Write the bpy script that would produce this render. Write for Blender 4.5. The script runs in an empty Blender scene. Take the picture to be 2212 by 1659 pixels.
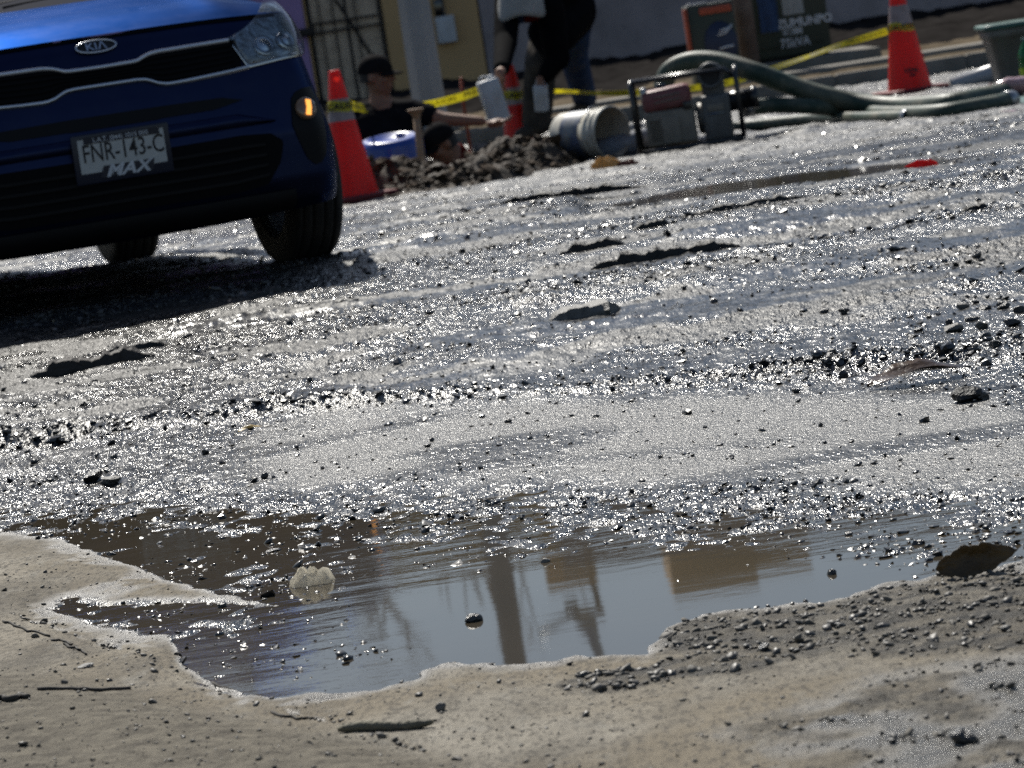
import bpy, bmesh, math, random
import numpy as np
from mathutils import Vector, Matrix, Euler, noise as mnoise

# ------------------------------------------------------------------ camera, sky, sun, exposure
S = bpy.context.scene
COL = S.collection
CAM_H = .82; PITCH = math.radians(5.96); ROLL = math.radians(8.7); FPX = 7373.0     # FPX for a 2212 px wide picture
FW = np.array([0, math.cos(PITCH), -math.sin(PITCH)]); UP0 = np.array([0, math.sin(PITCH), math.cos(PITCH)])
XA = np.array([1.0, 0, 0])
RT = XA*math.cos(ROLL) - UP0*math.sin(ROLL); UPV = XA*math.sin(ROLL) + UP0*math.cos(ROLL)
CP = np.array([0, 0, CAM_H])
cam = bpy.data.cameras.new('camera'); camo = bpy.data.objects.new('camera', cam); COL.objects.link(camo)
cam.sensor_width = 36; cam.lens = 120; cam.clip_start = .1; cam.clip_end = 2000
m = Matrix(((RT[0], UPV[0], -FW[0], CP[0]), (RT[1], UPV[1], -FW[1], CP[1]), (RT[2], UPV[2], -FW[2], CP[2]), (0, 0, 0, 1)))
camo.matrix_world = m
cam.dof.use_dof = True; cam.dof.focus_distance = 5.9; cam.dof.aperture_fstop = 12.5
S.camera = camo
SUN_EL = math.radians(46.5); SUN_AZ = math.radians(14)          # azimuth: degrees to the left of straight ahead
W = bpy.data.worlds.new('World'); S.world = W; W.use_nodes = True
nt = W.node_tree; sky = nt.nodes.new('ShaderNodeTexSky'); sky.sky_type = 'NISHITA'; sky.sun_disc = False
sky.sun_elevation = SUN_EL; sky.sun_rotation = -SUN_AZ; sky.air_density = 1.0; sky.dust_density = .8; sky.ozone_density = 1.0
bgn = nt.nodes['Background']; bgn.inputs['Strength'].default_value = .065
nt.links.new(sky.outputs['Color'], bgn.inputs['Color'])
sl = bpy.data.lights.new('sun', 'SUN'); sl.energy = 5.0; sl.angle = math.radians(.53); sl.color = (1, .96, .88)
slo = bpy.data.objects.new('sun', sl); COL.objects.link(slo)
sd = Vector((-math.sin(SUN_AZ)*math.cos(SUN_EL), math.cos(SUN_AZ)*math.cos(SUN_EL), math.sin(SUN_EL)))
slo.rotation_euler = sd.to_track_quat('Z', 'Y').to_euler(); slo.location = (-6, 60, 40)
S.view_settings.view_transform = 'Standard'; S.view_settings.look = 'None'
S.view_settings.exposure = 0.15; S.view_settings.gamma = 1; S.view_settings.use_curve_mapping = False
S.cycles.use_denoising = False
S.cycles.max_bounces = 6; S.cycles.transparent_max_bounces = 8
S.cycles.sample_clamp_indirect = 4; S.cycles.caustics_reflective = False; S.cycles.caustics_refractive = False

rng = np.random.default_rng(7); random.seed(7)

# ------------------------------------------------------------------ layout helpers (photograph pixel -> place in the world)
def zroad(Y):
    Y = np.asarray(Y, float)
    def ss(a, b, x):
        t = np.clip((x-a)/(b-a), 0, 1); return t*t*(3-2*t)
    return .135*ss(6.4, 11.2, Y)*(1-ss(12.3, 18.6, Y))
def ray(u, v):
    d = FW*FPX + RT*(u-1106) - UPV*(v-829.5); return d/np.linalg.norm(d)
def at(u, v, Y):
    d = ray(u, v); return Vector(CP + d*(Y/d[1]))
def gr(u, v, z=None):
    """point on the road (or at height z) under a pixel"""
    d = ray(u, v)
    if z is not None: return Vector(CP + d*((z-CAM_H)/d[2]))
    lo, hi = 2.0, 80.0
    for _ in range(50):
        mid = (lo+hi)/2
        if CAM_H + d[2]/d[1]*mid > float(zroad(mid)): lo = mid
        else: hi = mid
    return Vector(CP + d*(lo/d[1]))
def refl(u, v, Y):
    """point at depth Y that a level puddle at z=0 mirrors at a pixel"""
    d = ray(u, v); t = -CAM_H/d[2]; p = CP + d*t; e = d.copy(); e[2] *= -1
    return Vector(p + e*((Y-p[1])/e[1]))
def projn(X, Y, Z):
    dx, dy, dz = X-CP[0], Y-CP[1], Z-CP[2]
    w = dx*FW[0]+dy*FW[1]+dz*FW[2]
    w = np.where(w < .3, .3, w)
    return 1106+FPX*(dx*RT[0]+dy*RT[1]+dz*RT[2])/w, 829.5-FPX*(dx*UPV[0]+dy*UPV[1]+dz*UPV[2])/w

# ------------------------------------------------------------------ numpy gradient noise
_perm = np.random.default_rng(3).permutation(512).astype(np.int64); _perm = np.concatenate([_perm, _perm, _perm])
_ga = np.random.default_rng(5).uniform(0, 2*np.pi, 512); _gx = np.cos(_ga); _gy = np.sin(_ga)
def pn(x, y, seed=0):
    x = x + seed*17.31; y = y + seed*9.77
    xi = np.floor(x).astype(np.int64); yi = np.floor(y).astype(np.int64); xf = x-xi; yf = y-yi
    u = xf*xf*xf*(xf*(xf*6-15)+10); v = yf*yf*yf*(yf*(yf*6-15)+10)
    def h(a, b): return _perm[(_perm[a & 511] + b) & 511]
    def gdot(a, b, dx, dy):
        k = h(a, b); return _gx[k]*dx+_gy[k]*dy
    n00 = gdot(xi, yi, xf, yf); n10 = gdot(xi+1, yi, xf-1, yf); n01 = gdot(xi, yi+1, xf, yf-1); n11 = gdot(xi+1, yi+1, xf-1, yf-1)
    return ((n00*(1-u)+n10*u)*(1-v) + (n01*(1-u)+n11*u)*v)*1.5
def sst(a, b, x):
    t = np.clip((x-a)/(b-a), 0, 1); return t*t*(3-2*t)

# ------------------------------------------------------------------ object helpers
def link(o, parent=None):
    COL.objects.link(o)
    if parent is not None: o.parent = parent
    return o
def tag(o, label, cat, group=None):
    o['label'] = label; o['category'] = cat
    if group: o['group'] = group
    return o
def thing(name, label, cat, loc=(0, 0, 0), rotz=0, group=None):
    o = bpy.data.objects.new(name, None); o.empty_display_size = .1; COL.objects.link(o)
    o.location = loc; o.rotation_euler = (0, 0, rotz); tag(o, label, cat, group); return o
def mesh(name, verts, faces, mat, parent=None, smooth=True, kind=None):
    me = bpy.data.meshes.new(name); me.from_pydata([tuple(v) for v in verts], [], [tuple(f) for f in faces]); me.update()
    if smooth: me.polygons.foreach_set('use_smooth', [True]*len(me.polygons))
    if mat is not None: me.materials.append(mat)
    o = bpy.data.objects.new(name, me); link(o, parent)
    if kind: o['kind'] = kind
    return o
class MB:
    """collects shapes for one mesh"""
    def __init__(s): s.v = []; s.f = []
    def add(s, V, F):
        n = len(s.v); s.v += [Vector(p) for p in V]; s.f += [tuple(i+n for i in f) for f in F]; return s
    def box(s, c, d, rot=None, bev=0.0):
        bm = bmesh.new(); bmesh.ops.create_cube(bm, size=1)
        for v in bm.verts: v.co = Vector((v.co.x*d[0], v.co.y*d[1], v.co.z*d[2]))
        if bev: bmesh.ops.bevel(bm, geom=bm.edges[:], offset=bev, segments=2, affect='EDGES', profile=.6)
        M = Matrix.Translation(c) @ (Euler(rot).to_matrix().to_4x4() if rot is not None else Matrix())
        bm.verts.ensure_lookup_table(); bm.verts.index_update()
        s.add([M @ v.co for v in bm.verts], [[v.index for v in f.verts] for f in bm.faces]); bm.free(); return s
    def tube(s, pts, r, n=10, cap=True, closed=False):
        P = [Vector(p) for p in pts]; N = len(P); R = r if hasattr(r, '__len__') else [r]*N
        t0 = (P[1]-P[0]).normalized(); up = Vector((0, 0, 1)) if abs(t0.z) < .9 else Vector((1, 0, 0))
        nrm = t0.cross(up).normalized(); V = []; prev = t0
        for i in range(N):
            if closed: t = (P[(i+1) % N]-P[i-1]).normalized()
            else: t = (P[min(i+1, N-1)]-P[max(i-1, 0)]).normalized()
            q = prev.rotation_difference(t); nrm = (q @ nrm).normalized(); prev = t; b = t.cross(nrm)
            for k in range(n):
                a = 2*math.pi*k/n; V.append(P[i]+(nrm*math.cos(a)+b*math.sin(a))*R[i])
        F = []
        for i in range(N if closed else N-1):
            j = (i+1) % N
            for k in range(n): F.append((i*n+k, i*n+(k+1) % n, j*n+(k+1) % n, j*n+k))
        if cap and not closed: F += [tuple(range(n))[::-1], tuple((N-1)*n+k for k in range(n))]
        return s.add(V, F)
    def lathe(s, prof, n=32, M=None, cap0=False, cap1=False):
        V = []; F = []
        for (r, z) in prof:
            for k in range(n):
                a = 2*math.pi*k/n; V.append(Vector((r*math.cos(a), r*math.sin(a), z)))
        for i in range(len(prof)-1):
            for k in range(n): F.append((i*n+k, i*n+(k+1) % n, (i+1)*n+(k+1) % n, (i+1)*n+k))
        if cap0: F.append(tuple(range(n))[::-1])
        if cap1: F.append(tuple((len(prof)-1)*n+k for k in range(n)))
        if M is not None: V = [M @ v for v in V]
        return s.add(V, F)
    def grid(s, rows):
        n = len(rows[0]); V = [p for r in rows for p in r]
        F = [(i*n+j, i*n+j+1, (i+1)*n+j+1, (i+1)*n+j) for i in range(len(rows)-1) for j in range(n-1)]
        return s.add(V, F)
    def ball(s, c, r, sub=2, sc=(1, 1, 1), rot=None):
        bm = bmesh.new(); bmesh.ops.create_icosphere(bm, subdivisions=sub, radius=1)
        M = Matrix.Translation(c) @ (Euler(rot).to_matrix().to_4x4() if rot is not None else Matrix())
        bm.verts.index_update()
        s.add([M @ Vector((v.co.x*r*sc[0], v.co.y*r*sc[1], v.co.z*r*sc[2])) for v in bm.verts], [[v.index for v in f.verts] for f in bm.faces]); bm.free(); return s
    def capsule(s, p0, r0, p1, r1, n=12):
        p0 = Vector(p0); p1 = Vector(p1); d = p1-p0; L = max(d.length, 1e-4); q = Vector((0, 0, 1)).rotation_difference(d)
        prof = [(max(1e-4, r0*math.cos(a)), r0*math.sin(a)) for a in np.linspace(-math.pi/2*.98, 0, 5)] + [(max(1e-4, r1*math.cos(a)), L+r1*math.sin(a)) for a in np.linspace(0, math.pi/2*.98, 5)]
        return s.lathe(prof, n, Matrix.Translation(p0) @ q.to_matrix().to_4x4(), True, True)
    def build(s, name, mat, parent=None, smooth=True, kind=None):
        return mesh(name, s.v, s.f, mat, parent, smooth, kind)
def autosmooth(o, ang=35):
    me = o.data; bm = bmesh.new(); bm.from_mesh(me)
    for e in bm.edges:
        e.smooth = not (len(e.link_faces) == 2 and e.calc_face_angle(0) > math.radians(ang))
    bm.to_mesh(me); bm.free(); return o
def recalc(o):
    bm = bmesh.new(); bm.from_mesh(o.data); bmesh.ops.recalc_face_normals(bm, faces=bm.faces[:]); bm.to_mesh(o.data); bm.free(); return o
def text_vf(body, size=1.0, shear=0.0, bold=0.0, sx=1.0):
    c = bpy.data.curves.new('t', 'FONT'); c.body = body; c.size = size; c.shear = shear; c.offset = bold; c.align_x = 'CENTER'; c.align_y = 'CENTER'; c.resolution_u = 3
    o = bpy.data.objects.new('t', c); COL.objects.link(o); bpy.context.view_layer.update()
    me = bpy.data.meshes.new_from_object(o.evaluated_get(bpy.context.evaluated_depsgraph_get()))
    V = [(v.co.x*sx, v.co.y) for v in me.vertices]; F = [tuple(p.vertices) for p in me.polygons]
    bpy.data.objects.remove(o); bpy.data.meshes.remove(me); bpy.data.curves.remove(c)
    return V, F
def blob(name, prims, mat, parent=None, voxel=.01, smooth=6):
    b = MB()
    for p in prims:
        if p[0] == 'c': b.capsule(*p[1:])
        else: b.ball(p[1], 1, 3, p[2], p[3] if len(p) > 3 else None)
    o = b.build(name, mat, parent)
    r = o.modifiers.new('remesh', 'REMESH'); r.mode = 'VOXEL'; r.voxel_size = voxel; r.use_smooth_shade = True
    s = o.modifiers.new('smooth', 'SMOOTH'); s.factor = .5; s.iterations = smooth
    return o

# ------------------------------------------------------------------ materials
def N(nt, t, **kw):
    n = nt.nodes.new(t)
    for k, v in kw.items(): setattr(n, k, v)
    return n
def mat(name, col, rough=.6, metal=0.0, var=.25, vscale=8.0, bump=0.0, bscale=60.0, coat=0.0, spec=.5, trans=0.0, emit=None, estr=0, dirt=None, dscale=5.0, damt=.5, sheen=0.0, coords='Object'):
    M = bpy.data.materials.new(name); M.use_nodes = True; nt = M.node_tree; b = nt.nodes['Principled BSDF']; L = nt.links.new
    tc = N(nt, 'ShaderNodeTexCoord')
    nz = N(nt, 'ShaderNodeTexNoise'); nz.inputs['Scale'].default_value = vscale; nz.inputs['Detail'].default_value = 6; nz.inputs['Roughness'].default_value = .65
    L(tc.outputs[coords], nz.inputs['Vector'])
    ra = N(nt, 'ShaderNodeMapRange'); ra.inputs[1].default_value = .3; ra.inputs[2].default_value = .7; ra.inputs[3].default_value = 1-var; ra.inputs[4].default_value = 1+var
    L(nz.outputs['Fac'], ra.inputs[0])
    mx = N(nt, 'ShaderNodeMix', data_type='RGBA', blend_type='MULTIPLY'); mx.inputs[0].default_value = 1
    mx.inputs[6].default_value = (*col, 1); L(ra.outputs[0], mx.inputs[7]); out = mx.outputs[2]
    if dirt:
        n2 = N(nt, 'ShaderNodeTexNoise'); n2.inputs['Scale'].default_value = dscale; n2.inputs['Detail'].default_value = 8; n2.inputs['Roughness'].default_value = .7
        L(tc.outputs[coords], n2.inputs['Vector'])
        r2 = N(nt, 'ShaderNodeMapRange'); r2.inputs[1].default_value = .45; r2.inputs[2].default_value = .68; r2.inputs[3].default_value = 0; r2.inputs[4].default_value = damt; L(n2.outputs['Fac'], r2.inputs[0])
        m2 = N(nt, 'ShaderNodeMix', data_type='RGBA'); L(r2.outputs[0], m2.inputs[0]); L(out, m2.inputs[6]); m2.inputs[7].default_value = (*dirt, 1); out = m2.outputs[2]
    L(out, b.inputs['Base Color'])
    rr = N(nt, 'ShaderNodeMapRange'); rr.inputs[3].default_value = max(0.02, rough*.8); rr.inputs[4].default_value = min(1, rough*1.2); L(nz.outputs['Fac'], rr.inputs[0]); L(rr.outputs[0], b.inputs['Roughness'])
    b.inputs['Metallic'].default_value = metal; b.inputs['Specular IOR Level'].default_value = spec; b.inputs['Coat Weight'].default_value = coat; b.inputs['Coat Roughness'].default_value = .04
    b.inputs['Transmission Weight'].default_value = trans; b.inputs['Sheen Weight'].default_value = sheen
    if bump:
        n3 = N(nt, 'ShaderNodeTexNoise'); n3.inputs['Scale'].default_value = bscale; n3.inputs['Detail'].default_value = 5
        L(tc.outputs[coords], n3.inputs['Vector']); bp = N(nt, 'ShaderNodeBump'); bp.inputs['Strength'].default_value = bump; bp.inputs['Distance'].default_value = .01
        L(n3.outputs['Fac'], bp.inputs['Height']); L(bp.outputs[0], b.inputs['Normal'])
    if emit: b.inputs['Emission Color'].default_value = (*emit, 1); b.inputs['Emission Strength'].default_value = estr
    return M

# ------------------------------------------------------------------ ground shape
def psd(poly, u, v):
    """signed distance (inside positive) to a polygon, vectorised"""
    P = np.array(poly, float); n = len(P); d2 = np.full(u.shape, 1e18); ins = np.zeros(u.shape, bool)
    for i in range(n):
        ax, ay = P[i]; bx, by = P[(i+1) % n]; ex, ey = bx-ax, by-ay
        wx, wy = u-ax, v-ay; t = np.clip((wx*ex+wy*ey)/(ex*ex+ey*ey+1e-9), 0, 1)
        dx, dy = wx-ex*t, wy-ey*t; d2 = np.minimum(d2, dx*dx+dy*dy)
        c = ((ay > v) != (by > v)) & (u < (bx-ax)*(v-ay)/((by-ay) if by != ay else 1e-9)+ax); ins ^= c
    d = np.sqrt(d2); return np.where(ins, d, -d)
DRY = [(-900, 1000), (-300, 1105), (0, 1150), (120, 1165), (250, 1207), (330, 1239), (470, 1285), (610, 1302), (420, 1306), (150, 1296), (105, 1316), (230, 1362), (370, 1378), (390, 1430), (470, 1482), (620, 1512), (800, 1490), (960, 1442), (1180, 1432), (1390, 1408), (1440, 1360), (1560, 1322), (1750, 1302), (2030, 1243), (2212, 1213), (3200, 1050), (3200, 3600), (-900, 3600)]
PUD = [(-900, 1040), (0, 1050), (250, 1050), (560, 1085), (800, 1075), (1200, 1065), (1700, 1085), (2212, 1105), (3200, 1140), (3200, 1900), (-900, 1900)]
OPEN = [(820, 1300), (1000, 1255), (1400, 1205), (1650, 1200), (1850, 1225), (1950, 1250), (1750, 1300), (1430, 1362), (1385, 1408), (1180, 1430), (960, 1435), (870, 1385), (780, 1340)]
BAND = [(420, 1012), (560, 945), (800, 896), (1200, 864), (1500, 852), (1850, 865), (2150, 880), (2330, 960), (2212, 1060), (1700, 1075), (1200, 1062), (700, 1052), (480, 1045)]
STRIP = [(1290, 443), (1420, 415), (1560, 389), (1750, 368), (1900, 352), (2050, 338), (2212, 318), (2600, 262), (2600, 290), (2212, 338), (1950, 374), (1850, 392), (1750, 401), (1560, 423), (1420, 441), (1330, 448)]
ZW2 = .10
RIDGE = [(-600, 1035), (0, 963), (300, 930), (700, 886), (1000, 868), (1300, 846), (1700, 818), (2212, 762), (3000, 660)]
GRITR = [(1440, 1362), (1560, 1324), (1750, 1304), (2030, 1246), (2212, 1216), (3200, 1060), (3200, 1420), (2212, 1460), (1800, 1455), (1500, 1440), (1380, 1425)]
CRUMB = [(1180, 1500), (1350, 1455), (1560, 1432), (1700, 1440), (1650, 1470), (1400, 1510), (1230, 1525)]
CRUMB2 = [(1900, 1480), (2250, 1430), (2700, 1400), (2700, 1900), (1700, 1700), (1500, 1640), (1700, 1570)]
CRACK = [(-300, 1250), (0, 1332), (80, 1352), (150, 1376), (235, 1402), (300, 1432), (390, 1462), (470, 1494), (550, 1516), (620, 1543), (720, 1577), (800, 1602), (930, 1660), (1100, 1760)]
HUMP = [(-900, 1420), (0, 1440), (250, 1475), (520, 1530), (820, 1590), (1050, 1680), (1150, 1900), (-900, 2600)]
def masks(X, Y):
    z0 = zroad(Y); u, v = projn(X, Y, z0)
    wob = pn(X*9, Y*6, 1)*14 + pn(X*28, Y*20, 2)*7
    far = np.where(Y > 2.6, 1.0, 0)
    u2, v2 = u+wob, v+wob*.8
    d = psd(DRY, u2, v2); p = psd(PUD, u, v+wob*2.0); o = psd(OPEN, u, v)
    b = psd(BAND, u2, v2+pn(X*2, Y*1.2, 4)*26)
    rl = np.array(RIDGE, float); rv = np.interp(u, rl[:, 0], rl[:, 1])+pn(X*3, Y*.8, 6)*16
    ridge = np.exp(-((v-rv)/(17+9*pn(X*2, Y*.5, 8)))**2)*far*(.45+.75*sst(-.35, .25, pn(X*1.6, Y*.4, 18)))
    us, vs = projn(X, Y, np.full_like(X, ZW2)); s = psd(STRIP, us+wob*.3, vs+pn(X*4, Y*1.5, 9)*3)
    gr_ = psd(GRITR, u2, v2); c1 = psd(CRUMB, u2, v2); c2 = psd(CRUMB2, u2, v2); hu = psd(HUMP, u2, v2)
    ck = np.full(u.shape, 1e9); CK = np.array(CRACK, float)
    for i in range(len(CK)-1):
        ax, ay = CK[i]; ex, ey = CK[i+1]-CK[i]; tt = np.clip(((u-ax)*ex+(v-ay)*ey)/(ex*ex+ey*ey), 0, 1); ck = np.minimum(ck, np.hypot(u-ax-ex*tt, (v-ay-ey*tt)*1.2))
    ck = ck+pn(X*18, Y*14, 19)*9
    return dict(crack=ck, u=u, v=v, z0=z0, dry=d, pud=p, open=o, band=b, ridge=ridge, strip=s, grit=gr_, c1=c1, c2=c2, hump=hu)
CTH = math.radians(19); CRE = Vector((-math.sin(CTH), math.cos(CTH), 0)); CSI = Vector((math.cos(CTH), math.sin(CTH), 0)); CN0 = at(645, 563, 11.65)-CSI*.737-CRE*.80
def height(X, Y, M=None):
    M = M or masks(X, Y)
    n1 = pn(X*26, Y*22, 11); n2 = pn(X*9, Y*5, 12); n3 = pn(X*2.2, Y*1.0, 13); n0 = pn(X*70, Y*60, 14)
    dry = sst(-6, 10, M['dry']); h = M['z0'].copy()
    near = sst(9.0, 7.5, Y)
    # road surface: rough torn asphalt
    rough = .0030*n1 + .0040*n2 + .006*n3 + .0014*n0
    rut = sst(7.2, 8.6, Y)*(.012*pn(X*.7, Y*2.2, 15) + .016*np.maximum(0, pn(X*1.3+.15*Y, Y*4.5, 16)-.12)*(1+.6*n1) + .012*np.maximum(0, pn(X*3.0, Y*8, 17)-.3))
    band = sst(-30, 30, M['band'])
    pud = sst(-40, 60, M['pud'])*(1-dry)
    op = sst(-40, 25, M['open'])*(1-dry)
    road = rough*(1-.75*band) + rut + .010*(1-pud) + .004*band
    wet = -.0016 - .010*op - .0016*sst(30, 230, M['pud']) + (.0056*n1+.0050*n2+.004*n3+.0018*n0)*(1-.8*op)
    h += np.where(Y < 9, (1-pud)*road + pud*wet, road)*(1-dry)
    rise = .003 + .010*sst(0, 90, M['dry']) + .012*sst(60, 320, M['dry'])
    dr = rise + .0009*n1 + .0022*n2 + .004*n3*sst(30, 200, M['dry'])
    dr -= .0045*sst(6, 1, M['crack'])*sst(-.35, .1, pn(X*6, Y*5, 20)); dr += .0030*sst(26, 4, M['crack'])*np.maximum(0, pn(X*22, Y*18, 23))
    dr += .020*sst(0, 160, M['hump']) + .0012*n0*sst(0, 40, M['hump'])
    cr = np.maximum(sst(-8, 25, M['grit']), np.maximum(sst(-5, 12, M['c1']), sst(-20, 60, M['c2'])))
    dr += cr*(.0045*np.maximum(0, pn(X*45, Y*38, 21)) + .0045*np.maximum(0, pn(X*20, Y*22, 22)))
    h += dry*dr
    h += .017*M['ridge']*(1+.9*n1+.5*n2)*(1-dry)
    # the long puddle across the far lane
    m2 = sst(-70, -8, M['strip'])*sst(11, 12.5, Y); h = h*(1-m2) + (ZW2+.004+.003*n1)*m2
    h = np.where((M['strip'] > 0) & (Y > 11), ZW2-.008*sst(0, 5, M['strip'])+.001, h)
    # trench behind the soil heap and the lower ground beside it
    def box(x0, x1, y0, y1, s): return sst(x0-s, x0+s, X)*sst(x1+s, x1-s, X)*sst(y0-s, y0+s, Y)*sst(y1+s, y1-s, Y)
    h += -1.06*box(-2.2, .02, 19.7, 22.3, .12)
    h += -.16*box(-.5, .62, 22.4, 24.3, .12)*sst(22.2, 22.6, Y)
    h += sst(13, 20, Y)*(.012*n3+.008*n2)
    for s_ in (-.755, .755):
        q = CN0+CRE*3.38+CSI*s_; h -= .040*np.exp(-(((X-q.x)/.45)**2+((Y-q.y)/.55)**2)**2)
    return h
# one sheet: fine where the camera looks, coarse out to the horizon
ys = [3.05]
while ys[-1] < 26.5: ys.append(ys[-1]+max(.0062, .00165*ys[-1]))
ys = np.array([-60, -20, -6, -1, 1, 2, 2.6, 2.9] + ys + [27.5, 29, 32, 36, 42, 55, 80, 150, 400, 900], float)
t = np.linspace(-1, 1, 521)
fine = t*.235
tails = np.array([.27, .33, .45, .7, 1.2, 2.5, 6, 20, 80])
row = np.concatenate([-tails[::-1], fine, tails])
wid = np.clip(ys, 3.0, 30)
Xg = row[None, :]*wid[:, None]; Yg = np.repeat(ys[:, None], len(row), 1)
jit = (rng.random(Xg.shape)-.5)*.0016*np.clip(Yg, 0, 20)/4; Xg = Xg + np.where(np.abs(Xg) < .24*wid[:, None], jit, 0)
Mg = masks(Xg, Yg); Hg = height(Xg, Yg, Mg)
Hg = np.where((np.abs(Xg) > .46*wid[:, None]) | (Yg < 2.5) | (Yg > 27), np.where(Yg > 7.5, zroad(Yg)-.0, .012), Hg)
nR, nC = Xg.shape
me = bpy.data.meshes.new('road')
co = np.stack([Xg, Yg, Hg], -1).reshape(-1, 3).astype(np.float32)
i = np.arange(nR-1)[:, None]*nC + np.arange(nC-1)[None, :]
quads = np.stack([i, i+1, i+1+nC, i+nC], -1).reshape(-1, 4).astype(np.int32)
me.vertices.add(len(co)); me.vertices.foreach_set('co', co.ravel())
me.loops.add(quads.size); me.loops.foreach_set('vertex_index', quads.ravel())
me.polygons.add(len(quads)); me.polygons.foreach_set('loop_start', np.arange(len(quads), dtype=np.int32)*4)
me.polygons.foreach_set('use_smooth', np.ones(len(quads), bool)); me.update(calc_edges=True)
def attr(me, name, arr):
    a = me.attributes.new(name, 'FLOAT', 'POINT'); a.data.foreach_set('value', arr.ravel().astype(np.float32))
dryA = sst(-4, 22, Mg['dry'])*np.where(Yg < 9, 1, 0)
wetfr = dryA*sst(-.25, .25, pn(Xg*5+.3, Yg*4, 39))*(1-sst(.0035, .0075, Hg+.0030*pn(Xg*14, Yg*12, 31)+.002*pn(Xg*50, Yg*40, 32)))
crA = np.maximum(sst(-8, 25, Mg['grit']), np.maximum(sst(-5, 12, Mg['c1']), .8*sst(-20, 60, Mg['c2'])))*dryA
attr(me, 'dry', dryA); attr(me, 'wetfringe', wetfr)
attr(me, 'band', sst(-30, 40, Mg['band']+30*pn(Xg*2.5, Yg*2.5, 33))*(1-dryA)*(1-.75*sst(.15, .5, pn(Xg*1.5, Yg*3.0, 34))))
attr(me, 'hump', sst(-10, 90, Mg['hump'])*dryA)
attr(me, 'crumb', crA*(.45+.55*sst(-.25, .25, pn(Xg*16, Yg*22, 35))))
attr(me, 'wetmud', sst(-20, 80, Mg['c2'])*dryA*sst(-.35, .15, pn(Xg*7, Yg*9, 38)))
attr(me, 'mudpatch', sst(.08, .34, pn(Xg*1.5+.3*Yg, Yg*2.4, 77)+.6*pn(Xg*5, Yg*7, 78))*sst(7.2, 8.2, Yg)*(1-dryA))
attr(me, 'farlane', sst(13.5, 15.5, Yg+.5*pn(Xg*1.2, Yg*2, 36))*sst(-1.2, .6, Xg))
attr(me, 'smooth_film', sst(.0, .35, pn(Xg*.8+.1*Yg, Yg*2.4, 37)+.22*sst(-.8, 1.6, Xg)-.05)*sst(7, 8, Yg))
ground = bpy.data.objects.new('road', me); COL.objects.link(ground); ground['kind'] = 'structure'

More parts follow.
